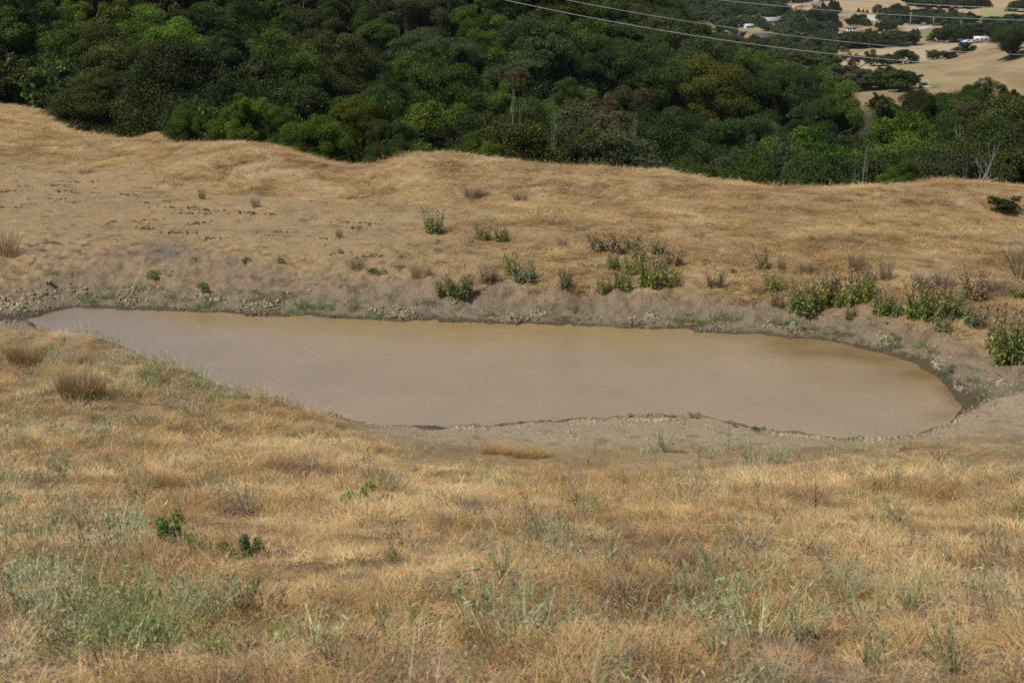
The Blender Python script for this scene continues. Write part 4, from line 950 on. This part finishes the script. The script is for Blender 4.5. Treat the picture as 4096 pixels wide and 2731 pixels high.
# fence along the back of the field
pts = [pick(a, b_, 480) for a, b_ in ((3330,203),(3420,194),(3560,184),(3700,177),(3800,174))]
o = empty('field_fence', pts[0]); P2 = np.concatenate([np.linspace(p[:2], q[:2], 14, endpoint=False) for p, q in zip(pts[:-1], pts[1:])]); zz_ = ground(P2[:, 0], P2[:, 1])[0]; Q = np.c_[P2, zz_]-np.array(pts[0])
m_ = MB()
for q in Q: m_.tube([q-[0, 0, .3], q+[0, 0, 1.35]], [.09, .08], 5)
obj('posts', m_.mesh('posts', M_pole), o)
m_ = MB()
for h in (.5, .9, 1.25): m_.tube(Q+[0, 0, h], .025, 4)
obj('wires', m_.mesh('wires', M_pole), o); tag(o, 'long post and wire fence along the back edge of the pale field', 'fence')

# weathered boards under the lone oak
x, y, z = pick(352, 545, 98, 128); o = empty('board_pen', (x, y, z)); M_rust = plain('weathered_boards', (.20, .085, .055), .9, .1, .35, 2)
for j, (zz, dr) in enumerate(((.62, 0), (.42, .02), (.22, .01))):
    m_ = MB(); m_.add([(-.75, -.03, zz), (.75, -.03, zz-.10), (.75, .03, zz-.10), (-.75, .03, zz), (-.75, -.03, zz+.17), (.75, -.03, zz+.07), (.75, .03, zz+.07), (-.75, .03, zz+.17)], [(0, 1, 5, 4), (2, 3, 7, 6), (4, 5, 6, 7), (1, 0, 3, 2), (1, 2, 6, 5), (3, 0, 4, 7)]); obj('board', m_.mesh('board', M_rust), o)
for q, hh in ((-.72, .95), (.1, .8), (.72, .7)): m_ = MB(); m_.tube([(q, .06, -.2), (q, .06, hh)], [.05, .045], 6); obj('post', m_.mesh('post', M_grey), o)
tag(o, 'low weathered red board pen under the lone domed oak', 'pen')

# ------------------------------------------------------------------ power lines
M_wire = plain('aluminium_wire', (.36, .365, .37), .5, .5, .05)
for pts, Yw, r, lab in [
    ([(2008,-2),(2600,117),(2971,170),(3362,221),(4096,276)], 105, .024, 'lowest power line wire, crossing the woods at upper right'),
    ([(2252,-2),(2600,62),(2971,122),(3362,163),(4096,221)], 112, .020, 'second lowest power line wire, crossing above the pale field'),
    ([(2854,-2),(3300,43),(3700,65),(4096,83)], 118, .021, 'third power line wire, crossing in front of the valley road'),
    ([(3300,-4),(3700,19),(4096,37)], 105, .024, 'topmost power line wire at the upper right corner')]:
    a = np.array(pts, float); cf = np.polyfit(a[:, 0], a[:, 1], 2); q = np.linspace(a[0, 0]-900, 5200, 60)
    P_ = [(*((lambda tz: (tz[0]*Yw, Yw, tz[1]))(tz_from(p_, np.polyval(cf, p_), Yw))),) for p_ in q]
    m_ = MB(); m_.tube(P_, r, 6); tag(obj('power_line', m_.mesh('power_line', M_wire, True)), lab, 'power line', 'power line wires')
#@@PART4
# ------------------------------------------------------------------ plants one can point at
PR = np.random.default_rng(909)
def cardsphere(mb, p, r, c):
    bmm = bmesh.new(); bmesh.ops.create_icosphere(bmm, subdivisions=1, radius=1); v0 = np.array([q.co[:] for q in bmm.verts]); f0 = np.array([[q.index for q in f.verts] for f in bmm.faces]); bmm.free()
    for k in range(len(p)): mb.add(v0*r[k]*[1, 1, 1.15]+p[k], None, f0, c[k])
TH_ = []
for i in range(5):
    rg = np.random.default_rng(20+i); fo = MB(); st = MB(); he = MB(); tips = []
    ns = 15
    for j in range(ns):
        a = rg.uniform(0, 6.28); r0 = .20*np.sqrt(rg.uniform()); p0 = np.array([r0*cos(a), r0*sin(a), 0]); h = rg.uniform(.6, 1.0)
        d = unit(np.array([cos(a)*.28, sin(a)*.28, 1])+rg.normal(0, .08, 3)); pts = [p0+d*h*q+np.array([0, 0, 0])+rg.normal(0, .008, 3) for q in np.linspace(0, 1, 5)]
        cs = np.array([.20, .21, .085]) if rg.uniform() < .45 else np.array([.26, .19, .11])
        st.tube(pts, np.linspace(.009, .004, 5), 4, cs, False); tips.append(pts[-1])
        for b_ in range(2):
            q0 = pts[rg.integers(2, 4)]; e = q0+unit(np.array([rg.normal(0, .6), rg.normal(0, .6), 1]))*rg.uniform(.15, .32); st.tube([q0, (q0+e)/2+[0, 0, -.01], e], [.005, .004, .003], 4, cs, False); tips.append(e)
        k = 72; q = rg.beta(1.0, 1.7, k); pp = p0+d*h*q[:, None]+rg.normal(0, 1, (k, 3))*np.array([.085, .085, .03])*(1.15-q)[:, None]
        pp[:, 2] = np.maximum(pp[:, 2], .015); sz = .13*(1-.62*q)*rg.uniform(.6, 1.3, k)
        fo.cards(pp, unit(rg.normal(size=(k, 3))+[0, 0, .45]), sz, sz*.42, rg, np.array([1, 1, 1])*rg.uniform(.55, 1.4, (k, 1))*np.where(rg.uniform(size=(k, 1)) < .12, [1.5, 1.25, .9], [1, 1, 1]))
    tips = np.array(tips); cc = np.where(rg.uniform(size=(len(tips), 1)) < .6, [.19, .125, .07], [.42, .34, .24])
    cardsphere(he, tips, rg.uniform(.018, .030, len(tips)), cc)
    TH_.append((fo.mesh('foliage', M_herb), st.mesh('stems', M_herb), he.mesh('seed_heads', M_herb, True)))
def thistle(px, py, hpx, clr, label, w=1.0, i=None, heads=True):
    x, y, z = pick(px, py, 27, 75); D = math.hypot(y, z); h = hpx/FP*D*1.05
    i = PR.integers(5) if i is None else i
    o = empty('thistle', (x, y, z-.02)); o.rotation_euler = (0, 0, PR.uniform(0, 6.28)); o.scale = (h*w*1.45, h*w*1.45, h*1.05)
    for nm, me, c in zip(('foliage', 'stems', 'seed_heads'), TH_[i], (clr, (1, 1, 1), (1, 1, 1))):
        if nm == 'seed_heads' and not heads: continue
        q = obj(nm, me, o); q.color = (*c, 1)
    tag(o, label, 'thistle', 'thistles on the far bank'); return o
G1 = (.26, .30, .085); G2 = (.20, .25, .080); G3 = (.28, .265, .11); G4 = (.22, .25, .14); B1 = (.30, .24, .14)
for px, py, h, c, w, lab in [
    (1740,932,95,G2,.75,'green thistle standing alone high on the far bench left of centre'),
    (1931,956,72,G3,.9,'left of the two low thistles right of the lone bench thistle'),
    (2008,962,66,G2,.9,'right of the two low thistles right of the lone bench thistle'),
    (2401,1003,82,B1,1.1,'brown thistle at the left of the upper clump on the bench'),
    (2467,1008,88,B1,.9,'brown thistle in the middle of the upper clump on the bench'),
    (2526,998,66,G3,.9,'olive thistle at the right of the upper clump on the bench'),
    (2449,1074,70,G2,.8,'dark green thistle just below the brown upper clump'),
    (2520,1100,88,G1,.9,'yellow green thistle right of the dark one below the brown clump'),
    (2604,1142,130,G1,.7,'tallest bright thistle at the centre of the middle bank cluster'),
    (2490,1156,92,G2,.75,'rounded green thistle at lower left of the middle bank cluster'),
    (2413,1169,76,G3,.7,'narrow green thistle at the left end of the middle bank cluster'),
    (2675,1152,88,G2,1.0,'dark leafy thistle at the right end of the middle bank cluster'),
    (2640,1085,70,B1,.8,'brown seeded thistle behind the tall bright thistle'),
    (2690,1062,84,B1,.8,'brown thistle behind the dark leafy end of the cluster'),
    (1836,1178,98,G2,.95,'green leafy thistle on the bare bank left of centre'),
    (1764,1172,62,G1,.75,'small bright thistle beside the leafy one on the bank'),
    (2044,1096,100,G1,.55,'slender bright thistle at the bank top left of centre'),
    (2098,1124,92,G4,1.0,'grey green thistle beside the slender bright one'),
    (1958,1126,72,B1,.9,'greyish brown thistle left of the slender bright one'),
    (2258,1142,80,G4,.7,'sparse thistle alone on the bank between two clusters'),
    (2627,1012,64,G3,1.0,'low olive thistle on the bench above the middle cluster'),
    (2560,1040,70,G3,1.0,'olive thistle between the upper clump and the middle cluster'),
    (2857,1151,76,G4,.8,'grey green thistle alone right of the middle cluster'),
    (3047,1077,92,G3,.65,'narrow olive thistle on the bench right of centre'),
    (3083,1160,88,G1,.8,'bright bushy thistle below the narrow olive one'),
    (3107,1220,62,B1,.8,'brown thistle at the bank edge below the bright bushy one'),
    (3208,1248,124,G2,.8,'dark based thistle at the left end of the big right cluster'),
    (3262,1228,136,G1,.7,'second thistle from left in the big right cluster'),
    (3321,1208,142,G3,.7,'tall olive thistle in the middle of the big right cluster'),
    (3369,1222,122,G1,.7,'fourth thistle from left in the big right cluster'),
    (3428,1206,146,G1,.7,'bright thistle right of centre in the big right cluster'),
    (3462,1180,110,G1,.6,'rightmost thistle of the big right cluster'),
    (3400,1268,50,G2,.8,'small thistle at the foot of the big right cluster'),
    (3529,1255,112,G2,.7,'dark thistle right of the big cluster'),
    (3583,1254,64,G4,.9,'low grey thistle right of the dark one'),
    (3672,1272,165,G2,.65,'tall thistle at left of the far right trio'),
    (3732,1279,155,G2,.7,'middle thistle of the far right trio'),
    (3797,1268,140,G2,.7,'right thistle of the far right trio'),
    (3767,1318,70,G4,.9,'grey thistle in front of the far right trio'),
    (3898,1309,112,G4,.75,'grey green thistle alone on the bank near the right edge'),
    (3898,1196,130,B1,.65,'brown seeded thistle on the bench near the right edge'),
    (4030,1458,235,G2,.52,'largest thistle at the right edge, front plant'),
    (4085,1446,225,G2,.5,'largest thistle clump at the right edge, outer plant'),
    (3990,1410,180,G3,.55,'olive thistle at the left of the largest clump by the right edge'),
    (4071,1190,60,G2,1.0,'low green thistle on the bench at the right edge'),
    ]:
    thistle(px, py, h, c, lab, w)

# dry brown bushes on the bench
BUSH = []
for i in range(3):
    mb, tips, hd = blades(np.random.default_rng(60+i), 230, 1.0, .42, .28, .15, .014, segs=2, tipw=.5); rg = np.random.default_rng(70+i)
    k = len(tips); mb.cards(tips, unit(rg.normal(size=(k, 3))), .03, .02, rg, np.full((k, 3), .8)); BUSH.append(mb.mesh('dry_bush', M_herb))
def bush(px, py, wpx, hpx, clr, label):
    x, y, z = pick(px, py, 27, 85); D = math.hypot(y, z); k = D/FP
    o = obj('dry_bush', BUSH[PR.integers(3)], None, (x, y, z)); o.scale = (wpx*k/1.0, wpx*k/1.3, hpx*k); o.color = (*clr, 1); o.rotation_euler = (0, 0, PR.uniform(0, 6.28))
    tag(o, label, 'dry bush', 'dry brown bushes on the bench'); return o
D1 = (.27, .20, .14); D2 = (.36, .26, .15); D3 = (.24, .19, .15)
for px, py, w, h, c, lab in [
    (1895,790,95,50,D3,'grey brown dry bush below the second grassy mound'), (2080,800,70,32,D3,'small grey brown dry bush right of the one below the mound'),
    (1425,1082,70,58,D1,'dry brown bush on the bank top at left of centre'), (1687,1106,110,62,D2,'golden brown bush on the bank left of the leafy thistle'),
    (2250,992,45,40,D1,'small upright dry bush high on the bench centre'), (3428,1083,85,80,D1,'brown dry bush above the big thistle cluster'),
    (3541,1118,70,82,D1,'dry bush right of the one above the thistle cluster'), (3690,1154,110,72,D3,'wide dark brown bush, left part behind the far right trio'),
    (3775,1150,110,74,D3,'wide dark brown bush, right part behind the far right trio'), (3976,1172,110,66,D3,'wide brown bush near the right edge of the bench'),
    (3125,1077,38,56,D1,'narrow upright dry bush right of the narrow olive thistle'), (3226,1083,80,46,D2,'low dry bush left of the one above the thistle cluster'),
    (24,1022,110,100,D2,'large dry bush at the left edge of the bench'), (810,797,40,48,D1,'small dry bush on the slope below the left mound'),
    (1024,830,46,44,D1,'small dry bush below the left mound, farther right'), (1357,949,36,38,D1,'tiny brown bush at the end of the pale trodden bench'),
    (340,692,60,22,D2,'low dry bush on the distant slope at left'), (3480,1130,70,60,D1,'dry bush just right of the big cluster top'),
    (2300,1170,60,34,D2,'low golden bush on the bank at centre'), (3030,1170,70,36,D2,'low golden bush left of the bright bushy thistle')]:
    bush(px, py, w, h, c, lab)
x, y, z = pick(4080, 1110, 27, 75); mb = MB(); rg = np.random.default_rng(3)
for j in range(16):
    a = rg.uniform(0, 6.28); limb(mb, rg, (.1*cos(a), .1*sin(a), 0), (cos(a)*.8, sin(a)*.8, .9), .62, .012, 3, .55, .3, None, 3)
o = obj('bare_shrub', mb.mesh('bare_shrub', plain('twigs', (.13, .105, .075), .9, .1, .4, 3)), None, (x, y, z)); o.scale = (1.05, 1.05, 1.15)
tag(o, 'large dark leafless shrub at the right edge of the bench', 'shrub')
x, y, z = pick(4015, 853, 40, 80); D = math.hypot(y, z); k = D/FP
o = empty('oak_sapling', (x, y, z)); o.scale = (62*k, 50*k, 34*k); q = obj('crown', CR['ragged'][0], o); q.color = (.045, .07, .02, 1); obj('trunk', TRK[0], o); q2 = obj('crown', CR['far'][1], o, (.15, 0, -.15)); q2.scale = (.62, .62, .8); q2.color = (.04, .065, .02, 1)
tag(o, 'small dark green oak sapling alone on the right of the bench', 'sapling')

# dung piles on the trodden bench
DUNG = []
for i in range(4):
    rg = np.random.default_rng(80+i); mb = MB()
    for j in range(16):
        bmm = bmesh.new(); bmesh.ops.create_icosphere(bmm, subdivisions=1, radius=1); v = np.array([q_.co[:] for q_ in bmm.verts]); f = np.array([[q_.index for q_ in fc.verts] for fc in bmm.faces]); bmm.free()
        s_ = rg.uniform(.018, .062); mb.add(v*(1+rg.normal(0, .12, (len(v), 1)))*[s_, s_, s_*.45]+[rg.normal(0, .26), rg.normal(0, .11), .005], None, f, np.array([1, 1, 1])*rg.uniform(.7, 1.3))
    DUNG.append(mb.mesh('dung', M_herb))
dlist = [(30,768),(80,745),(320,728),(230,743),(378,772),(235,765),(515,780),(590,755),(305,812),(600,813),(665,805),(700,830),(770,854),(840,841),(1015,851),(1100,857),(630,881),(800,896),(605,916),(710,932),(850,955),(1310,955),(1120,930),(1400,890),(1440,910),(1080,945),(195,975),(20,830),(210,795),(1480,895),(1500,1030),(1340,1015)]
dlist = sorted(dlist)
for k, (px, py) in enumerate(dlist):
    x, y, z = pick(px, py, 35, 85); o = obj('dung_pile', DUNG[k % 4], None, (x, y, z+.01)); s_ = PR.uniform(.5, 1.15); o.scale = (s_*1.2, s_, s_*1.2); o.rotation_euler = (0, 0, PR.normal(0, .3)); o.color = (.13, .095, .066, 1)
    tag(o, 'dark dung pile, %s from left on the pale trodden bench' % ORD[k], 'dung', 'dung scattered on the trodden bench')

# foreground: dark dry stalks
STK = []
for i in range(5):
    rg = np.random.default_rng(100+i); mb = MB(); L = 1.0; pts = [np.zeros(3)]
    for j in range(8): pts.append(pts[-1]+np.array([rg.normal(0, .022), rg.normal(0, .022), L/8]))
    mb.tube(pts, np.linspace(.0075, .003, 9), 5, None, False)
    for j in range(13):
        q = pts[rg.integers(2, 9)]; a = rg.uniform(0, 6.28); e = q+np.array([cos(a)*.12, sin(a)*.12, .12])*rg.uniform(.4, 1.4); mid = (q+e)/2+[0, 0, -.015]; mb.tube([q, mid, e], [.004, .0032, .0024], 4, None, False)
        p = e+rg.normal(0, .012, (4, 3)); mb.cards(p, unit(rg.normal(size=(4, 3))), .022, .012, rg, np.full((4, 3), .9))
    k = 30; p = np.array([pts[j] for j in rg.integers(0, 4, k)])+rg.normal(0, .05, (k, 3))*[1, 1, .5]; p[:, 2] = np.abs(p[:, 2]); mb.cards(p, unit(rg.normal(size=(k, 3))), .06, .012, rg, np.ones((k, 3))*rg.uniform(.7, 1.3, (k, 1)))
    STK.append(mb.mesh('dry_stalk', M_herb))
K1 = (.11, .085, .065); K2 = (.16, .12, .085); RD_ = (.11, .035, .025)
for px, py, h, c, w, lab in [
    (3035,2060,190,K1,.8,'tall dark dry stalk, left of the tallest pair in the right meadow'), (3258,2060,185,K1,.8,'tall dark dry stalk, right of the tallest pair in the right meadow'),
    (3080,2065,130,K2,1.0,'branched brown stalk between the tallest pair'), (3178,1975,95,K1,.7,'short dark stalk above and between the tallest pair'),
    (3392,2060,118,K2,.7,'thin brown stalk right of the tallest pair'), (3571,1995,80,K2,.7,'small thin stalk in the right meadow above the green weeds'),
    (2449,2195,140,K1,.5,'upright dark stalk with pale top in the centre meadow'), (2097,2150,165,K1,.9,'dark branching stalk left of the upright one with pale top'),
    (2140,2150,100,K1,1.2,'dark bushy stalk touching the branching one in the centre'), (1907,2212,70,K1,.8,'short dark stalk left of the centre clump'),
    (1517,1932,45,K1,.9,'tiny dark stalk in the upper centre of the meadow'), (2621,1872,85,K2,.6,'thin stalk below the yellow flowered weed by the beach'),
    (2910,1820,150,K2,.55,'slender twiggy stalk rising before the beach'), (3005,1820,85,K2,.8,'small twiggy stalk right of the slender one before the beach'),
    (2797,1875,98,RD_,.9,'reddish brown dock stalk in the grass below the beach'), (637,1512,90,K2,1.1,'bare twiggy stalk on the edge of the left spur over the water'),
    (24,1292,95,K2,1.1,'bare dark twigs at the left end of the pond'), (3395,1775,55,K2,.8,'small stalk by the water at the right beach'),
    (1925,1790,60,K2,.7,'thin stalk at the grass edge left of the beach'), (1880,1795,50,K2,.8,'left of two thin stalks at the grass edge'),
    (3750,1860,110,K2,.7,'thin brown stalk in the right meadow near the mud'), (3840,1830,90,K2,.7,'thin stalk near the right mud margin'),
    (3640,1800,70,K2,.8,'short twiggy stalk below the right end of the pond'), (1350,2160,90,K2,.8,'brown stalk left of the centre meadow'),
    (3560,2160,90,K1,.9,'dark stalk in the brown grass at right'), (3920,2110,110,K1,1.0,'dark stalk in the brown grass near the right edge'),
    (2380,1820,80,K2,.7,'thin stalk left of the yellow flowered weed')]:
    x, y, z = pick(px, py, 5, 45); D = math.hypot(y, z); k = h/FP*D*1.05; o = obj('dry_stalk', STK[PR.integers(5)], None, (x, y, z-.01)); o.scale = (k*w*1.1, k*w*1.1, k); o.color = (*c, 1); o.rotation_euler = (PR.normal(0, .08), PR.normal(0, .08), PR.uniform(0, 6.28))
    tag(o, lab, 'dry stalk', 'dark dry stalks in the meadow')

# foreground: wiry grey-green star thistles, some with yellow flowers
ST = []
for i in range(5):
    rg = np.random.default_rng(140+i); mb = MB(); ends = []
    for j in range(12):
        a = rg.uniform(0, 6.28); d = unit(np.array([cos(a)*.55, sin(a)*.55, 1])); p = np.array([cos(a), sin(a), 0])*.03; pts = [p]
        for q in range(6): d = unit(d+rg.normal(0, .12, 3)+[0, 0, .04]); pts.append(pts[-1]+d*rg.uniform(.10, .17))
        tone = rg.uniform(.75, 1.2); mb.tube(pts, np.linspace(.009, .005, 7), 4, np.full(3, tone), False); ends.append(pts[-1])
        for b_ in range(9):
            q0 = pts[rg.integers(1, 7)]; dd = unit(d+rg.normal(0, .7, 3)+[0, 0, .3]); e1 = q0+dd*rg.uniform(.08, .16); e2 = e1+unit(dd+rg.normal(0, .3, 3)+[0, 0, .3])*rg.uniform(.06, .14)
            mb.tube([q0, e1, e2], [.006, .005, .004], 4, np.full(3, tone*1.1), False); ends.append(e2)
            p = np.array([e1, e2, (q0+e1)/2, (e1+e2)/2, q0])+rg.normal(0, .01, (5, 3)); mb.cards(p, unit(rg.normal(size=(5, 3))), .075, .012, rg, np.full((5, 3), tone*rg.uniform(.9, 1.25)))
    fl = MB(); e = np.array(ends); e = e[np.argsort(-e[:, 2])][:3]; cardsphere(fl, e+[0, 0, .01], np.full(3, .017), np.tile([.75, .48, .02], (3, 1)))
    ST.append((mb.mesh('star_thistle', M_herb), fl.mesh('flower_heads', M_herb, True)))
SG = (.40, .41, .235); SG2 = (.31, .335, .17); SG3 = (.27, .32, .12)
for px, py, h, c, w, fl, lab in [
    (330,2500,230,SG2,1.1,0,'largest grey green star thistle at the lower left'), (150,2480,200,SG,1.1,0,'spreading grey green star thistle left of the largest one'),
    (480,2470,190,SG2,1.1,0,'grey green star thistle right of the largest one at lower left'), (830,2500,200,SG,1.0,0,'pale star thistle in the lower left meadow right of the green patch'),
    (980,2440,170,SG3,.8,0,'greener star thistle below the small feathery weeds'), (560,2020,110,SG2,.9,0,'star thistle clump on the upper left meadow'),
    (260,1900,110,SG,1.2,0,'grey star thistle at the left below the spur'), (590,1990,90,SG3,.8,0,'small green star thistle beside the upper left clump'),
    (430,1700,60,SG,1.2,1,'yellow dotted star thistle at the foot of the left spur'), (160,1690,50,SG,1.2,1,'small yellow dotted star thistle at the left edge under the spur'),
    (2010,2330,150,SG,.8,0,'pale upright star thistle in the lower centre'), (2090,2420,140,SG,.9,0,'pale star thistle just below the upright lower centre one'),
    (1940,2440,160,SG,.6,0,'thin pale star thistle left of the lower centre pair'), (1580,2250,70,SG3,1.0,0,'small green star thistle in the left centre meadow'),
    (1520,2520,110,SG3,.7,0,'slim green star thistle in the lower centre left'), (1660,2500,110,SG3,.7,0,'slim bright star thistle right of the lower centre left one'),
    (2660,1805,95,SG,1.0,1,'star thistle with yellow flowers against the beach'), (2310,1975,70,SG,.7,1,'small star thistle with one yellow flower in the centre meadow'),
    (2835,2360,190,SG,.8,1,'star thistle with yellow flowers in the lower right centre'), (2740,2390,150,SG,.9,0,'pale star thistle left of the yellow flowered one at lower right'),
    (3340,2370,190,SG,.8,1,'tall star thistle with yellow flowers in the lower right meadow'), (3380,2420,140,SG,.9,0,'pale star thistle under the tall yellow flowered one'),
    (3640,2450,160,SG2,.8,0,'greenish star thistle in the right meadow'), (3910,2420,140,SG2,.9,0,'greenish star thistle near the right edge'),
    (4060,2450,170,SG,.9,0,'pale star thistle at the right edge'), (3190,2560,200,SG,.8,0,'pale star thistle in the bottom right centre'),
    (2860,2640,220,SG,.8,0,'pale star thistle at the bottom right of centre'), (3480,2680,200,SG2,.9,0,'green star thistle at the bottom right'),
    (3800,2690,190,SG2,1.0,0,'green star thistle at the bottom right corner'), (2480,2700,160,SG,.8,0,'grey star thistle at the bottom centre'),
    (1880,2720,130,SG,.8,0,'grey star thistle at the bottom left of centre'), (3000,1855,70,SG,1.4,0,'low grey star thistle below the beach'),
    (3130,1860,80,SG,1.4,0,'low grey star thistle right of the other one below the beach'), (3570,1925,80,SG,1.0,0,'grey star thistle in the right meadow below the pond'),
    (3520,2050,70,SG2,1.2,0,'low green star thistle in the right meadow'), (3860,1900,70,SG,1.0,0,'grey star thistle at right below the mud margin')]:
    x, y, z = pick(px, py, 4, 45); D = math.hypot(y, z); k = h/FP*D*1.0/.85; i = PR.integers(5)
    o = obj('star_thistle', ST[i][0], None, (x, y, z-.01)); o.scale = (k*w, k*w, k); o.color = (*c, 1); o.rotation_euler = (0, 0, PR.uniform(0, 6.28)); tag(o, lab, 'star thistle', 'star thistles in the meadow')
    if fl: q = obj('flower_heads', ST[i][1], o); q.color = (1, 1, 1, 1)

# small feathery green weeds
FW = []
for i in range(3):
    rg = np.random.default_rng(170+i); mb = MB(); k = 520
    d = unit(rg.normal(size=(k, 3))+[0, 0, .35]); d[:, 2] = np.abs(d[:, 2]); lob = rg.integers(0, 5, k); ctr = np.c_[rg.normal(0, .45, 5), rg.normal(0, .35, 5), rg.uniform(.15, .55, 5)][lob]
    p = ctr+d*.34*rg.uniform(.5, 1.05, k)[:, None]*[1, 1, .9]; p[:, 2] = np.abs(p[:, 2]); mb.cards(p, unit(d+rg.normal(0, .6, (k, 3))), .16, .05, rg, np.ones((k, 3))*rg.uniform(.55, 1.4, (k, 1)))
    FW.append(mb.mesh('feathery_weed', M_herb))
FG = (.16, .25, .065); FG2 = (.13, .20, .075)
for px, py, wpx, hpx, c, lab in [
    (690,2190,110,105,FG,'largest feathery green weed in the lower left meadow'), (790,2215,85,62,FG,'feathery green weed just right of the largest one'),
    (930,2240,110,50,FG2,'low feathery weed right of the two bright ones'), (1015,2240,90,95,FG2,'dark feathery weed at the right end of the lower left group'),
    (1425,2010,130,52,FG,'feathery green weed in the centre left meadow'), (1530,2022,80,36,FG2,'small feathery weed right of the centre left one'),
    (620,1118,70,50,FG,'green weed patch low on the far bank at left'), (810,1166,60,62,FG,'green weed patch right of the first on the left far bank'),
    (1120,1048,50,22,FG2,'flat green weed high on the left far bank'), (980,1052,40,30,FG2,'small green weed high on the left far bank'),
    (1500,1098,60,42,FG2,'green weed under the dry bush on the far bank'), (3577,1352,55,30,FG,'round bright weed by the water at right'),
    (3028,1728,40,24,FG2,'small grassy green tuft on the near beach'), (2925,1088,46,22,FG2,'flat dark green weed on the bench right of centre'),
    (3800,1480,50,30,FG2,'low weed in the mud at the right end of the pond'), (2780,1670,44,20,(.34, .29, .15),'dry grass tuft at the tip of the beach'),
    (2940,1705,36,18,(.34, .28, .16),'brown grass tuft on the beach edge right of the tip')]:
    x, y, z = pick(px, py, 4, 60); D = math.hypot(y, z); k = D/FP
    o = obj('feathery_weed', FW[PR.integers(3)], None, (x, y, z-.01)); o.scale = (wpx*k/1.2, wpx*k/1.4, hpx*k/(.5 if y < 30 else .9)); o.color = (*c, 1); o.rotation_euler = (0, 0, PR.uniform(0, 6.28)); tag(o, lab, 'weed', 'feathery green weeds')

# dark tussocks of standing dry grass
TS = []
for i in range(2):
    mb, _, _ = blades(np.random.default_rng(190+i), 1500, .9, .62, .25, .35, .012); TS.append(mb.mesh('dry_tussock', M_herb))
for px, py, wpx, hpx, c, lab in [(330,1590,190,130,(.34, .235, .12),'big rounded dry tussock on the left spur'), (110,1440,170,80,(.36, .25, .13),'dry tussock on the spur near the left edge'),
    (1440,2010,1,1,None,''), (2120,1830,130,45,(.42, .28, .12),'wide golden tussock at the grass edge below the beach'), (1990,1815,120,42,(.42, .28, .12),'golden tussock left of the wide one below the beach'),
    (1900,2560,180,90,(.36, .24, .11),'brown tussock at the lower centre'), (3050,2480,240,90,(.38, .25, .12),'wide brown tussock at the lower right'), (2520,2400,220,90,(.40, .27, .13),'brown tussock at the lower centre right'),
    (660,1960,140,80,(.34, .22, .11),'dark tussock in the left meadow'), (1260,1750,160,50,(.34, .24, .13),'low dark tussock at the foot of the spur')]:
    if c is None: continue
    x, y, z = pick(px, py, 4, 45); D = math.hypot(y, z); k = D/FP
    o = obj('dry_tussock', TS[PR.integers(2)], None, (x, y, z-.02)); o.scale = (wpx*k/1.35, wpx*k/1.5, hpx*k/.85); o.color = (*c, 1); o.rotation_euler = (0, 0, PR.uniform(0, 6.28)); tag(o, lab, 'tussock', 'dry tussocks')

# ------------------------------------------------------------------ air
m, nt, b = mat('haze_air'); nt.nodes.remove(b)
pv = N(nt, 'ShaderNodeVolumePrincipled'); pv.inputs['Color'].default_value = (.82, .90, 1, 1); pv.inputs['Density'].default_value = .00005; pv.inputs['Anisotropy'].default_value = .2
nt.links.new(pv.outputs[0], nt.nodes['Material Output'].inputs['Volume'])
bm = MB(); bm.box(-3500, 3500, -30, 2900, float(gzv.min())-2, float(gzv.max())+12)
hz = kindof(obj('haze', bm.mesh('haze', m)), 'stuff')
